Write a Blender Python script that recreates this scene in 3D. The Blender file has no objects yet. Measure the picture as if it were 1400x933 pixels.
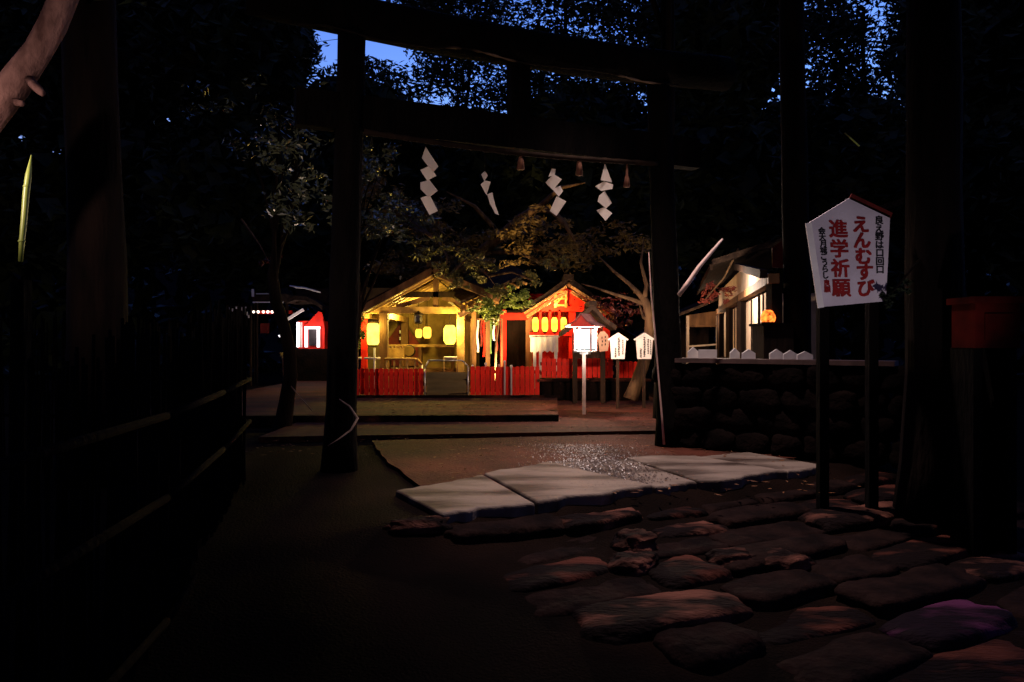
import bpy, bmesh, math, random
from mathutils import Vector, Matrix, noise
R = math.radians
C = bpy.context.scene.collection
scene = bpy.context.scene
F, CX, HY, EYE = 1013.0, 700.0, 465.0, 1.27

def at(px, py, Y):
    """a point of the place from where it is seen and how far away it is"""
    return Vector(((px-CX)/F*Y, Y, EYE-(py-HY)/F*Y))

# ---------------------------------------------------------------- materials
MATS = {}
def mat(name, c1, c2=None, rough=.8, scale=8, bump=0.0, bscale=None, spec=.3, metal=0, stretch=(1,1,1), detail=6, contrast=(.35,.65)):
    m = bpy.data.materials.new(name); m.use_nodes = True
    nt = m.node_tree; b = nt.nodes['Principled BSDF']
    b.inputs['Roughness'].default_value = rough
    b.inputs['Metallic'].default_value = metal
    b.inputs['Specular IOR Level'].default_value = spec
    c2 = c2 or tuple(x*.6 for x in c1)
    tc = nt.nodes.new('ShaderNodeTexCoord'); mp = nt.nodes.new('ShaderNodeMapping')
    mp.inputs['Scale'].default_value = stretch
    nt.links.new(tc.outputs['Object'], mp.inputs['Vector'])
    n = nt.nodes.new('ShaderNodeTexNoise'); n.inputs['Scale'].default_value = scale; n.inputs['Detail'].default_value = detail
    nt.links.new(mp.outputs[0], n.inputs['Vector'])
    r = nt.nodes.new('ShaderNodeValToRGB')
    r.color_ramp.elements[0].position = contrast[0]; r.color_ramp.elements[0].color = (*c2, 1)
    r.color_ramp.elements[1].position = contrast[1]; r.color_ramp.elements[1].color = (*c1, 1)
    nt.links.new(n.outputs['Fac'], r.inputs['Fac']); nt.links.new(r.outputs['Color'], b.inputs['Base Color'])
    if bump:
        n2 = nt.nodes.new('ShaderNodeTexNoise'); n2.inputs['Scale'].default_value = bscale or scale*3; n2.inputs['Detail'].default_value = 5
        nt.links.new(mp.outputs[0], n2.inputs['Vector'])
        bp = nt.nodes.new('ShaderNodeBump'); bp.inputs['Strength'].default_value = bump; bp.inputs['Distance'].default_value = .03
        nt.links.new(n2.outputs['Fac'], bp.inputs['Height']); nt.links.new(bp.outputs['Normal'], b.inputs['Normal'])
    MATS[name] = m
    return m

def glow(name, col, strength, mottle=.35, scale=6):
    """lit paper: emission with the paper's own mottling"""
    m = bpy.data.materials.new(name); m.use_nodes = True
    nt = m.node_tree; b = nt.nodes['Principled BSDF']
    b.inputs['Base Color'].default_value = (*[x*.15 for x in col], 1); b.inputs['Specular IOR Level'].default_value = .05
    b.inputs['Emission Color'].default_value = (*col, 1)
    tc = nt.nodes.new('ShaderNodeTexCoord'); n = nt.nodes.new('ShaderNodeTexNoise'); n.inputs['Scale'].default_value = scale
    nt.links.new(tc.outputs['Object'], n.inputs['Vector'])
    mr = nt.nodes.new('ShaderNodeMapRange'); mr.inputs['From Min'].default_value = .3; mr.inputs['From Max'].default_value = .7
    mr.inputs['To Min'].default_value = strength*(1-mottle); mr.inputs['To Max'].default_value = strength*(1+mottle)
    nt.links.new(n.outputs['Fac'], mr.inputs['Value']); nt.links.new(mr.outputs['Result'], b.inputs['Emission Strength'])
    MATS[name] = m
    return m

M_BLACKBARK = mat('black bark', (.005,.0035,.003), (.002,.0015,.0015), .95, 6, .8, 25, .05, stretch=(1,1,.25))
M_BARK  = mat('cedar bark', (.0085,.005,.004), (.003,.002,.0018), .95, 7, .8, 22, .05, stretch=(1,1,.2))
M_PALEBARK = mat('pale bark', (.24,.13,.11), (.07,.035,.03), .9, 4, .9, 16, .08, stretch=(1,1,.6), contrast=(.4,.6))
M_BROWNBARK = mat('brown bark', (.20,.12,.06), (.07,.04,.025), .9, 7, .6, 25, .1, stretch=(1,1,.4))
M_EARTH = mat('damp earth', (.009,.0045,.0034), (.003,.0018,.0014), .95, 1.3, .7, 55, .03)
M_GRAVEL = mat('wet gravel', (.085,.026,.017), (.028,.010,.007), .78, 1.1, .8, 30, .06)
M_PAVE = mat('worn paving', (.068,.012,.007), (.018,.0045,.003), .9, 1.6, .6, 30, .2, stretch=(.5,2.2,1))
M_SLAB = mat('pale granite', (.185,.145,.122), (.035,.022,.018), .7, 1.5, .3, 34, .12, stretch=(.7,2.0,1), detail=9, contrast=(.40,.60))  # dark streaks hold stains and painted shadow bands
M_STONE = mat('step stone', (.075,.022,.015), (.005,.0025,.0025), .85, 2.2, .9, 20, .05, stretch=(.8,2.2,1), detail=10, contrast=(.49,.66))  # bright streaks in the colour imitate lit patches
M_STONE_DARK = mat('shaded step stone', (.016,.008,.007), (.005,.003,.003), .9, 4, .7, 20, .03)  # darker copy, shade between lit stones put into the colour
M_STONE_PALE = mat('lit step stone', (.13,.050,.036), (.006,.003,.003), .85, 2.2, .9, 22, .05, stretch=(.8,2.2,1), detail=10, contrast=(.47,.64))  # paler copy, patches of light painted into the stone
M_STONE_PURPLE = mat('purple step stone', (.085,.02,.062), (.007,.003,.006), .8, 1.8, .6, 22, .06, stretch=(.7,2.6,1), contrast=(.48,.66))  # purple cast over a few stones put into their colour
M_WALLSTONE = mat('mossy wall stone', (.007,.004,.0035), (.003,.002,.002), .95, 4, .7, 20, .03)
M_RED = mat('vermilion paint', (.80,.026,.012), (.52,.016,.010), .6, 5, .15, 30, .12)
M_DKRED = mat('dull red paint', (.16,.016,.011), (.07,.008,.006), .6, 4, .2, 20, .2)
M_WOOD = mat('old timber', (.19,.095,.04), (.07,.035,.016), .75, 5, .3, 25, .2, stretch=(1,1,.3))
M_GOLDWOOD = mat('golden lit timber', (.42,.25,.085), (.20,.11,.04), .6, 6, .2, 25, .3)  # golden wood; also carries the lit look of posts and beams
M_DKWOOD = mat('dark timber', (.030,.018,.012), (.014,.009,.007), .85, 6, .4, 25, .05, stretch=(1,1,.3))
M_ROOF = mat('cypress bark roof', (.05,.032,.022), (.022,.014,.011), .9, 9, .7, 40, .1)
M_TAN = mat('tan curtain', (.22,.14,.05), (.12,.075,.025), .85, 3, .2, 12, .1)
M_WHITE = mat('white painted board', (.80,.76,.74), (.66,.62,.61), .7, 3, .1, 20, .2)
M_PAPER = mat('white paper', (.80,.77,.74), (.70,.66,.64), .8, 5, .15, 14, .1)
M_CREAM = mat('cream plaster', (.62,.50,.38), (.48,.37,.26), .85, 2.5, .15, 20, .1)
def add_translucent(m, f, col, transparent=False):
    nt = m.node_tree; b = nt.nodes['Principled BSDF']; out = nt.nodes['Material Output']
    t = nt.nodes.new('ShaderNodeBsdfTransparent' if transparent else 'ShaderNodeBsdfTranslucent'); t.inputs['Color'].default_value = (*col, 1)
    mx = nt.nodes.new('ShaderNodeMixShader'); mx.inputs[0].default_value = f
    nt.links.new(b.outputs[0], mx.inputs[1]); nt.links.new(t.outputs[0], mx.inputs[2]); nt.links.new(mx.outputs[0], out.inputs['Surface'])
M_SHIDE = mat('thin folded paper', (.80,.77,.74), (.70,.66,.64), .8, 5, .15, 14, .1)
add_translucent(M_SHIDE, .55, (.8,.75,.7))
M_INK = mat('black ink', (.012,.012,.014), (.008,.008,.009), .6, 9)
M_REDINK = mat('red ink', (.30,.008,.008), (.20,.006,.006), .6, 9)
M_STEEL = mat('galvanised steel', (.62,.62,.60), (.45,.45,.44), .35, 8, .1, 30, .5, metal=.7)
M_OLIVE = mat('olive canvas', (.16,.12,.055), (.09,.07,.035), .85, 3, .3, 12, .1, stretch=(.4,1,2))
M_ROPE = mat('straw rope', (.30,.20,.12), (.12,.08,.05), .9, 30, .5, 60, .1)
M_BAMBOO = mat('green bamboo', (.42,.50,.10), (.25,.32,.06), .35, 4, .05, 20, .5)
M_GOLD = mat('gilt metal', (.75,.40,.10), (.50,.22,.05), .35, 12, .2, 30, .5, metal=.6)
M_PINK = mat('lantern roof boards', (.55,.25,.22), (.40,.16,.14), .7, 6, .2, 20, .2)
M_DKMETAL = mat('dark bronze', (.03,.025,.03), (.015,.012,.015), .4, 9, .1, 30, .4, metal=.5)
def leafmat(name, a, b, rough=.5, spec=.4):
    return mat(name, a, b, rough, .9, 0, None, spec, detail=3)
L_DARK = leafmat('dark evergreen leaves', (.030,.042,.018), (.012,.018,.010), .6, .15)
L_MAPLE = leafmat('maple leaves', (.24,.165,.045), (.11,.07,.02), .5, .35)
L_GLOSS = leafmat('glossy camellia leaves', (.13,.15,.08), (.04,.05,.03), .25, .6)
L_GREEN = leafmat('fresh green leaves', (.26,.34,.06), (.13,.18,.03), .45, .4)
L_RED = leafmat('red autumn leaves', (.20,.035,.02), (.08,.015,.01), .5, .3)
G_YELLOW = glow('lit yellow paper', (1, .74, .07), 3.4)
G_AMBER = glow('lit amber paper', (1, .55, .05), 2.6)
G_HALL = glow('lit orange lantern paper', (1, .60, .05), 2.6, .5, 7)
G_WHITE = glow('lit white paper', (.80, .96, 1), 1.5, .10, 3)
G_WHITE.node_tree.nodes['Principled BSDF'].inputs['Base Color'].default_value = (0,0,0,1)
add_translucent(G_WHITE, .5, (1,.97,.93), True)
M_GABLE = mat('thin pink gable boards', (.55,.25,.22), (.40,.16,.14), .7, 6)
add_translucent(M_GABLE, .10, (1,.30,.24))
G_COOL = glow('glowing cool white', (1, .92, .92), 2.6, .2, 4)
G_FIRE = glow('lit orange paper', (1, .16, .02), 2.2, .95, 26)
G_BULB = glow('lit bulb', (1, .75, .62), 3.0, .2)
G_SHOJI = glow('lit shoji paper', (1, .72, .52), .55, .25, 1.5)

# ---------------------------------------------------------------- mesh helper
class MB:
    def __init__(self): self.bm = bmesh.new()
    def poly(self, pts):
        return self.bm.faces.new([self.bm.verts.new(p) for p in pts])
    def box(self, c, s, rz=0, m=None):
        mtx = Matrix.Translation(Vector(c)) @ (m if m is not None else Matrix.Rotation(rz, 4, 'Z')) @ Matrix.Diagonal((*s, 1))
        bmesh.ops.create_cube(self.bm, size=1, matrix=mtx); return self
    def beam(self, p0, p1, w, h, up=(0,0,1)):
        p0, p1 = Vector(p0), Vector(p1); x = (p1-p0); L = x.length; x.normalize()
        up = Vector(up)
        if abs(x.dot(up)) > .99: up = Vector((0,1,0))
        y = up.cross(x).normalized(); z = x.cross(y)
        m = Matrix((x, y, z)).transposed().to_4x4()
        return self.box((p0+p1)/2, (L, w, h), m=m)
    def tube(self, pts, rads, n=10, wob=0, seed=0, caps=True):
        pts = [Vector(p) for p in pts]
        if not isinstance(rads, (list, tuple)): rads = [rads]*len(pts)
        rings = []; ref = None
        for i, p in enumerate(pts):
            t = (pts[min(i+1, len(pts)-1)]-pts[max(i-1, 0)]).normalized()
            if ref is None: ref = Vector((1,0,0)) if abs(t.x) < .8 else Vector((0,1,0))
            a = (ref-t*ref.dot(t)).normalized(); b = t.cross(a); ref = a
            ring = []
            for k in range(n):
                th = 2*math.pi*k/n; rr = rads[i]
                if wob: rr *= 1+wob*noise.noise(Vector((math.cos(th)*1.3+seed, math.sin(th)*1.3, i*.7)))
                ring.append(self.bm.verts.new(p+(a*math.cos(th)+b*math.sin(th))*rr))
            rings.append(ring)
        for r0, r1 in zip(rings, rings[1:]):
            for k in range(n): self.bm.faces.new((r0[k], r0[(k+1)%n], r1[(k+1)%n], r1[k]))
        if caps:
            self.bm.faces.new(rings[0][::-1]); self.bm.faces.new(rings[-1])
        return self
    def prism(self, pts, vec):
        vec = Vector(vec); a = [self.bm.verts.new(p) for p in pts]; b = [self.bm.verts.new(Vector(p)+vec) for p in pts]
        self.bm.faces.new(a[::-1]); self.bm.faces.new(b); n = len(a)
        for k in range(n): self.bm.faces.new((a[k], a[(k+1)%n], b[(k+1)%n], b[k]))
        return self
    def lathe(self, c, prof, n=14):
        c = Vector(c)
        return self.tube([c+Vector((0,0,z)) for z, r in prof], [r for z, r in prof], n)
    def stone(self, c, s, rz=0, seed=0, p=4.0, amp=.16, cuts=7):
        tmp = bmesh.new(); bmesh.ops.create_cube(tmp, size=2)
        bmesh.ops.subdivide_edges(tmp, edges=tmp.edges[:], cuts=cuts, use_grid_fill=True)
        rot = Matrix.Rotation(rz, 3, 'Z')
        idx = {}
        for v in tmp.verts:
            d = v.co.copy(); L = (abs(d.x)**p+abs(d.y)**p+abs(d.z)**p)**(1/p); d /= L
            d *= 1+amp*noise.noise(d*1.3+Vector((seed*7.1, seed*3.3, 0)))+amp*.4*noise.noise(d*4+Vector((0, seed*5.1, 0)))
            q = rot @ Vector((d.x*s[0]/2, d.y*s[1]/2, d.z*s[2]/2))+Vector(c)
            idx[v.index] = self.bm.verts.new(q)
        for f in tmp.faces: self.bm.faces.new([idx[v.index] for v in f.verts])
        tmp.free(); return self
    def leaves(self, c, r, n, size, rng, clump=0, shell=.35, droop=0, wid=(.25,.42)):
        c = Vector(c); V = self.bm.verts.new; cl = []
        def pick():
            while True:
                d = Vector((rng.uniform(-1,1), rng.uniform(-1,1), rng.uniform(-1,1)))
                if shell*rng.random() < d.length < 1: return d
        if clump: cl = [pick() for _ in range(clump)]
        for _ in range(n):
            if cl:
                d = rng.choice(cl)+Vector((rng.gauss(0,.14), rng.gauss(0,.14), rng.gauss(0,.11)))
            else: d = pick()
            p = c+Vector((d.x*r[0], d.y*r[1], d.z*r[2]))
            a = Vector((rng.gauss(0,1), rng.gauss(0,1), rng.gauss(0,.6)-droop)).normalized()
            b = a.cross(Vector((rng.gauss(0,1), rng.gauss(0,1), rng.gauss(0,1)))).normalized()
            L = size*rng.uniform(.6,1.3); w = L*rng.uniform(*wid); nrm = a.cross(b)*L*.08
            self.bm.faces.new((V(p-a*L*.5), V(p+b*w*.5+nrm), V(p+a*L*.5), V(p-b*w*.5+nrm)))
        return self
    def build(self, name, m, parent=None, smooth=False, origin=None):
        o0 = Vector(origin) if origin is not None else (Vector(parent['_o']) if parent is not None else None)
        if o0 is None:
            xs = [v.co for v in self.bm.verts]
            o0 = Vector((sum(v.x for v in xs)/len(xs), sum(v.y for v in xs)/len(xs), min(v.z for v in xs)))
        bmesh.ops.translate(self.bm, verts=self.bm.verts[:], vec=-o0)
        bmesh.ops.recalc_face_normals(self.bm, faces=self.bm.faces[:])
        me = bpy.data.meshes.new(name); self.bm.to_mesh(me); self.bm.free()
        if smooth:
            for p in me.polygons: p.use_smooth = True
        me.materials.append(m)
        o = bpy.data.objects.new(name, me); C.objects.link(o)
        o['_o'] = list(o0)
        if parent is not None: o.parent = parent
        else: o.location = o0
        return o

def tag(o, label=None, cat=None, group=None, kind=None):
    if label: o['label'] = label
    if cat: o['category'] = cat
    if group: o['group'] = group
    if kind or cat: o['kind'] = kind or 'thing'
    return o
def thing(name, loc, label, cat, group=None):
    o = bpy.data.objects.new(name, None); C.objects.link(o); o.location = loc; o['_o'] = list(loc)
    o.empty_display_size = .1
    return tag(o, label, cat, group)
def copy_tree(root, loc, label=None, rz=None):
    r = root.copy(); C.objects.link(r); r.location = loc
    if rz is not None: r.rotation_euler = (0,0,rz)
    if label: r['label'] = label
    for ch in list(root.children):
        c = ch.copy(); C.objects.link(c); c.parent = r
        for g in list(ch.children):
            d = g.copy(); C.objects.link(d); d.parent = c
    return r
def text_mesh(body, size, m, parent, pos, right, up, name='lettering', bold=.012, depth=.004):
    """one glyph run laid on a board: pos = centre, right/up = board axes"""
    cu = bpy.data.curves.new(name, 'FONT'); cu.body = body; cu.size = size
    cu.align_x = 'CENTER'; cu.align_y = 'CENTER'; cu.offset = bold*size; cu.extrude = depth/2; cu.resolution_u = 3
    tmp = bpy.data.objects.new(name, cu); C.objects.link(tmp)
    dg = bpy.context.evaluated_depsgraph_get(); dg.update()
    me = bpy.data.meshes.new_from_object(tmp.evaluated_get(dg))
    bpy.data.objects.remove(tmp); bpy.data.curves.remove(cu)
    right, up = Vector(right).normalized(), Vector(up).normalized(); nrm = right.cross(up)
    xs = [v.co.x for v in me.vertices]; ys = [v.co.y for v in me.vertices]
    cx, cy = ((max(xs)+min(xs))/2, (max(ys)+min(ys))/2) if xs else (0, 0)
    out = []
    for v in me.vertices:
        out.append(Vector(pos)+right*(v.co.x-cx)+up*(v.co.y-cy)+nrm*v.co.z)
    return me, out

# ---------------------------------------------------------------- axes of the gateway
TA = R(23)
U = Vector((math.cos(TA), math.sin(TA), 0)); V_ = Vector((-math.sin(TA), math.cos(TA), 0))
def uv(p): return p.x*U.x+p.y*U.y, p.x*V_.x+p.y*V_.y
def fromuv(u, v, z=0): q = U*u+V_*v; return Vector((q.x, q.y, z))

# ================================================================= SETTING
GF0 = Vector((-.53,5.36,0)); GDU = Vector((3.68,2.04,0)).normalized(); GDV = Vector((-GDU.y, GDU.x, 0))
def smooth(a, b, x):
    t = min(1, max(0, (x-a)/(b-a))); return t*t*(3-2*t)
def ground_height(x, y):
    d = Vector((x, y, 0))-GF0; w = d.dot(GDV); u = d.dot(GDU)
    side = smooth(-1.0, -.2, u)          # the steps are cut only right of the left bank
    z = -.03-.15*smooth(.12, -.40, w)*(.4+.6*side)-.30*smooth(0, -3.0, w)
    r = math.hypot(x, y-6)
    if r > 30: z += smooth(30, 58, r)*13  # hill ring added to block low sky light
    n = smooth(.2, -.2, w)
    z += .02*noise.noise(Vector((x*.8, y*.8, 0)))*n+.006*noise.noise(Vector((x*2, y*2, 3)))
    return z
def axis_vals():
    a = [-300,-200,-140,-100,-80,-66,-58,-52,-46,-41,-37,-33,-30,-26,-22,-18,-15,-13,-11]
    x = -9.0
    while x <= 9.01: a.append(x); x += .18
    return a+[-q for q in a[:19]][::-1]
xs = axis_vals(); ys = [q+6 for q in axis_vals()]
g = MB(); grid = [[g.bm.verts.new((x, y, ground_height(x, y))) for x in xs] for y in ys]
for j in range(len(ys)-1):
    for i in range(len(xs)-1):
        g.bm.faces.new((grid[j][i], grid[j][i+1], grid[j+1][i+1], grid[j+1][i]))
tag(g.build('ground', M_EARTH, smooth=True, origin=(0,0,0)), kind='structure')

# forecourt path of wet gravel behind the slabs, and two low paved terraces
def sheet(name, pts, z, m):
    b = MB(); b.poly([(p[0], p[1], z) for p in pts])
    bmesh.ops.subdivide_edges(b.bm, edges=b.bm.edges[:], cuts=24, use_grid_fill=True)
    for v in b.bm.verts: v.co.z += .008*noise.noise(v.co*2.5)
    return tag(b.build(name, m, smooth=True, origin=(pts[0][0], pts[0][1], z)), kind='structure')
a0 = at(530,690,5.6); 
b = MB(); rng = random.Random(40)
edge = [(-.60,5.85),(.6,6.6),(2.2,7.6),(3.9,8.3),(3.75,9.1),(3.4,10.05),(1.5,9.9),(-.4,9.55),(-1.75,9.3),(-1.55,8.5),(-1.25,7.6),(-.9,6.7)]  # left edge drawn where the shade on the ground begins
loop = []
for q_, r_ in zip(edge, edge[1:]+edge[:1]):
    for i in range(8):
        p = Vector((*q_, 0)).lerp(Vector((*r_, 0)), i/8); p += Vector((noise.noise(p*2.3), noise.noise(p*2.3+Vector((9,0,0))), 0))*.05; loop.append(Vector((p.x, p.y, .006)))
b.poly(loop)
tag(b.build('path', M_GRAVEL, origin=(0,7,0)), kind='structure')
b = MB()
for i in range(4200):
    x, y = rng.gauss(.84,.27), rng.uniform(6.1,9.0); s_ = rng.uniform(.005,.011)
    dd_ = Vector((x, y, 0))-GF0; w_ = dd_.dot(GDV)
    if w_ < .1: continue
    c_ = Vector((x, y, .008 if w_ > 1.5 else .026)); n_ = 6; top_ = b.bm.verts.new(c_+Vector((rng.uniform(-.3,.3)*s_, rng.uniform(-.3,.3)*s_, s_*rng.uniform(.35,.7))))
    ring = [b.bm.verts.new(c_+Vector((math.cos(6.283*k_/n_)*s_*rng.uniform(.8,1.2), math.sin(6.283*k_/n_)*s_*rng.uniform(.8,1.2), -.004))) for k_ in range(n_)]
    for k_ in range(n_): b.bm.faces.new((ring[k_], ring[(k_+1)%n_], top_))
tag(b.build('wet_gravel', mat('wet pebbles', (.10,.06,.045), (.04,.022,.016), .34, 20, spec=.6), origin=(0,7,0)), 'wet pebbles glinting on the path in front of the post lantern', kind='stuff')
tr = MB(); tr.prism([(-3.2,9.35,-.05),(3.0,10.15,-.05),(3.0,24,-.05),(-3.2,24,-.05)], (0,0,.095))
bmesh.ops.subdivide_edges(tr.bm, edges=tr.bm.edges[:], cuts=2)
tag(tr.build('lower_terrace', M_PAVE, origin=(0,0,0)), kind='structure')
tr = MB(); tr.prism([(-6,11.1,.0),(.70,11.3,.0),(.95,15.6,.0),(.95,24,.0),(-6,24,.0)], (0,0,.13))
tag(tr.build('upper_terrace', M_PAVE, origin=(0,0,0)), kind='structure')
k = MB()
k.beam((-6,11.02,.065),(.70,11.22,.065),.16,.15); 
k.beam((-3.4,14.62,.155),(.94,14.62,.155), .10, .05)
tag(k.build('kerb', M_STONE, origin=(0,0,0)), kind='structure')

# ================================================================= PALE SLABS AND STEP STONES
f0 = Vector((-.53,5.36,0)); f1 = Vector((3.15,7.40,0)); du = (f1-f0).normalized(); dv = Vector((-du.y, du.x, 0))
cuts_ = [0, .21, .46, .62, .84, 1.0]; Lf = (f1-f0).length
lab = ['pale granite slab at the left end of the top step, corner catching the light', 'wide pale granite slab second from the left end of the top step', 'narrow middle granite slab of the top step with glinting pebbles on it', 'pale granite slab second from the right end of the top step', 'right end pale granite slab of the top step, fading into the dark']
JIT = [.014, .024, .010, .022, .013]; SK = [0, .10, -.08, .12, -.06, 0]
for i in range(5):
    s0, s1 = cuts_[i]*Lf+.008, cuts_[i+1]*Lf-.008
    rng = random.Random(i+3); b = MB()
    n = 12; front = []; back = []
    for q in range(n+1):
        s = s0+(s1-s0)*q/n; sk = SK[i]+(SK[i+1]-SK[i])*q/n
        front.append(f0+du*(s-sk)+dv*(-.02+.11*noise.noise(Vector((s*1.9, 3, 0)))+.03*rng.uniform(-1,1)))
        back.append(f0+du*(s+sk)+dv*(.92+.50*math.sin(math.pi*min(1,s/Lf))+.20*noise.noise(Vector((s*1.3, 9, 0)))+.02*rng.uniform(-1,1)))
    loop = front+back[::-1]
    b.prism([p+Vector((0,0,-.16+JIT[i])) for p in loop], (0,0,.165))
    # a gently worn upper face
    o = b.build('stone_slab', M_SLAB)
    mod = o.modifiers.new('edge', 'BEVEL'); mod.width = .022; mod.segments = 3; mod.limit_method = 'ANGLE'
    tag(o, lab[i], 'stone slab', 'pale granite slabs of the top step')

rz0 = math.atan2(du.y, du.x)
SM = [M_STONE_DARK]*5+[M_STONE]*4
rng = random.Random(11); sd = 0
LS = 'flat rough stone of the dark uneven steps climbing to the pale slabs'
rows = [(-.17,-.11,.26,.0),(-.52,-.17,.30,.1),(-.84,-.23,.32,.2),(-1.18,-.29,.34,-.1),(-1.54,-.34,.34,.3),(-1.92,-.38,.36,.5),(-2.32,-.41,.36,.9),(-2.74,-.44,.38,1.3)]
for row, (v0, ztop, dep, u0) in enumerate(rows):
    u = u0+rng.uniform(-.2,.2)
    while u < 5.0:
        w = rng.uniform(.5,1.3)
        c = f0+du*(u+w/2)+dv*(v0+rng.uniform(-.05,.05)); h = rng.uniform(.16,.26)
        sd += 1
        if c.y > 1.6:
            b = MB(); b.stone((c.x, c.y, ground_height(c.x, c.y)+rng.uniform(.0,.07)-h/2), (w, dep*rng.uniform(1.0,1.3), h), rz0+rng.uniform(-.10,.10), sd, rng.uniform(5,8), rng.uniform(.10,.2), 9)
            o = b.build('step_stone', M_STONE_PURPLE if sd in (37,45,53) else M_STONE_PALE if sd % 8 == 2 else rng.choice(SM), smooth=True); tag(o, LS, 'step stone', 'rough stones of the approach steps')
        u += w*.97+rng.uniform(.0,.05)
for (px, py, Y, sz, rz, lb) in [
    (1072, 748, 5.20, (.40,.28,.16), .5, 'rounded grey boulder catching light below the right end of the slabs'),
    (868, 722, 5.35, (.32,.26,.18), .3, 'tilted block of stone right under the middle slab'),
    (868, 766, 5.00, (.36,.26,.14), .9, 'pinkish split stone in front of the tilted block'),
    (1000, 754, 5.15, (.36,.24,.15), .2, 'reddish boulder left of the rounded grey one'),
    (570, 730, 5.25, (.46,.16,.12), .35, 'long low kerb stone left of the pale slabs')]:
    p = at(px, py, Y); sd += 1
    b = MB(); b.stone((p.x, p.y, ground_height(p.x, p.y)+.01), sz, rz, sd, 2.8, .34, 11)
    o = b.build('boulder', M_STONE_PALE, smooth=True); tag(o, lb, 'boulder')

# ================================================================= TORII
P_L = at(464,639,7.4); P_L.z = 0; P_R = at(918,610,8.87); P_R.z = 0
T_L = at(481,43,7.45); T_R = at(900,115,8.87)
tor = thing('torii_gate', ((P_L.x+P_R.x)/2, (P_L.y+P_R.y)/2, 0), 'tall black bark-covered torii gate framing the shrine yard', 'torii gate')
for a, b_, r in ((P_L, T_L, .155), (P_R, T_R, .165)):
    pts = [a.lerp(b_, t) for t in [i/14 for i in range(15)]]; pts[0] = pts[0]-Vector((0,0,.05))
    rads = [r*(1.22 if i == 0 else 1.08 if i == 1 else 1)*(1-.12*i/14) for i in range(15)]
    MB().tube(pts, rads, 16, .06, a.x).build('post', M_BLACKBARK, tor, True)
axis = (T_R-T_L).normalized()
zk = 4.33+.20
k0 = T_L-axis*1.0; k1 = T_R+axis*1.0
pts = []; 
for i in range(21):
    t = i/20; p = k0.lerp(k1, t); p.z = zk+.10*(2*t-1)**2-.04; pts.append(p)
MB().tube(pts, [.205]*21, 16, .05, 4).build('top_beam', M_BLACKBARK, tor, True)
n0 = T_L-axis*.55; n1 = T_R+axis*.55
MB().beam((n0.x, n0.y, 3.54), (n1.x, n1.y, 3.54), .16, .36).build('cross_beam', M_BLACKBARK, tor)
mid = (T_L+T_R)/2
MB().box((mid.x, mid.y, 4.03), (.22,.14,.62), TA).build('centre_strut', M_BLACKBARK, tor)
# thin rope added as the lit lower edge of the top beam, and the sacred rope below the cross beam
fr = -V_  # towards the visitor
b = MB(); pts = []
for i in range(61):
    t = i/60; p = (T_L-axis*.55).lerp(T_R+axis*.2, t)+fr*.13; p.z = 4.30+.02*math.sin(t*19)+.03*noise.noise(Vector((t*9, 0, 0))); pts.append(p)
b.tube(pts, [.012+.005*math.sin(i*2.1) for i in range(61)], 6)
tag(b.build('lit_edge_rope', mat('rope with painted edge light', (.42,.27,.17), (.012,.008,.006), .9, .8, .4, 40, .1, contrast=(.46,.54), detail=2), smooth=True), 'thin added rope, pale patches painted as the lit lower edge of the top beam', 'rope')
b = MB(); pts = []
for i in range(41):
    t = i/40; p = (T_L+axis*.1).lerp(T_R-axis*.1, t)+fr*.12; p.z = 3.345-.05*math.sin(math.pi*t); pts.append(p)
b.tube(pts, [.030+.004*math.sin(i*2.6) for i in range(41)], 8)
tag(b.build('sacred_rope', M_DKWOOD, smooth=True), 'dark twisted sacred rope slung below the torii cross beam', 'rope')

def shide(polys, Y, label, seed):
    top = polys[0][0]; p0 = at(top[0], top[1], Y); rr = random.Random(seed)
    th = thing('paper_streamer', p0, label, 'paper streamer', 'zigzag paper streamers on the torii')
    b = MB()
    for k_, poly in enumerate(polys):
        cx = sum(x for x, y in poly)/len(poly); cy = sum(y for x, y in poly)/len(poly); tilt = rr.uniform(-.03,.03)
        pts = [at(x, y, Y)+Vector((0, (x-cx)*.0022*(-1)**k_+(y-cy)*tilt*.02+.004*k_, 0)) for x, y in poly]
        b.prism(pts, (0,.003,0))
    b.build('folded_paper', M_SHIDE, th)
    b = MB(); b.tube([p0+Vector((0,0,-.02)), Vector((p0.x, p0.y, 3.33))], .003, 5); b.build('thread', M_DKWOOD, th)
shide([[(582,201),(599,227),(592,236),(577,217)],[(574,232),(587,227),(597,241),(584,247)],[(575,250),(587,246),(598,260),(586,270),(575,259)],[(574,270),(587,266),(599,289),(587,294)]], 7.66, 'widest white zigzag paper streamer, nearest the left torii post', 1)
shide([[(663,234),(667,240),(662,248),(658,239)],[(663,247),(671,249),(665,267),(657,252)],[(666,266),(673,263),(677,280),(682,294),(677,292),(670,279)]], 7.95, 'narrow edge-on pinkish paper streamer, second from the left post', 2)
shide([[(754,231),(760,231),(758,240),(750,242)],[(746,249),(757,238),(768,246),(756,260)],[(755,259),(766,254),(770,261),(764,269)],[(761,268),(774,276),(761,295),(752,288)]], 8.22, 'white paper streamer between the edge-on one and the rightmost one', 3)
shide([[(827,223),(837,249),(821,247)],[(814,254),(826,248),(838,253),(837,259),(822,261)],[(819,268),(827,261),(837,277),(829,285),(817,276)],[(816,287),(826,283),(837,292),(828,302)]], 8.45, 'rightmost small zigzag paper streamer near the right torii post', 4)

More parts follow.
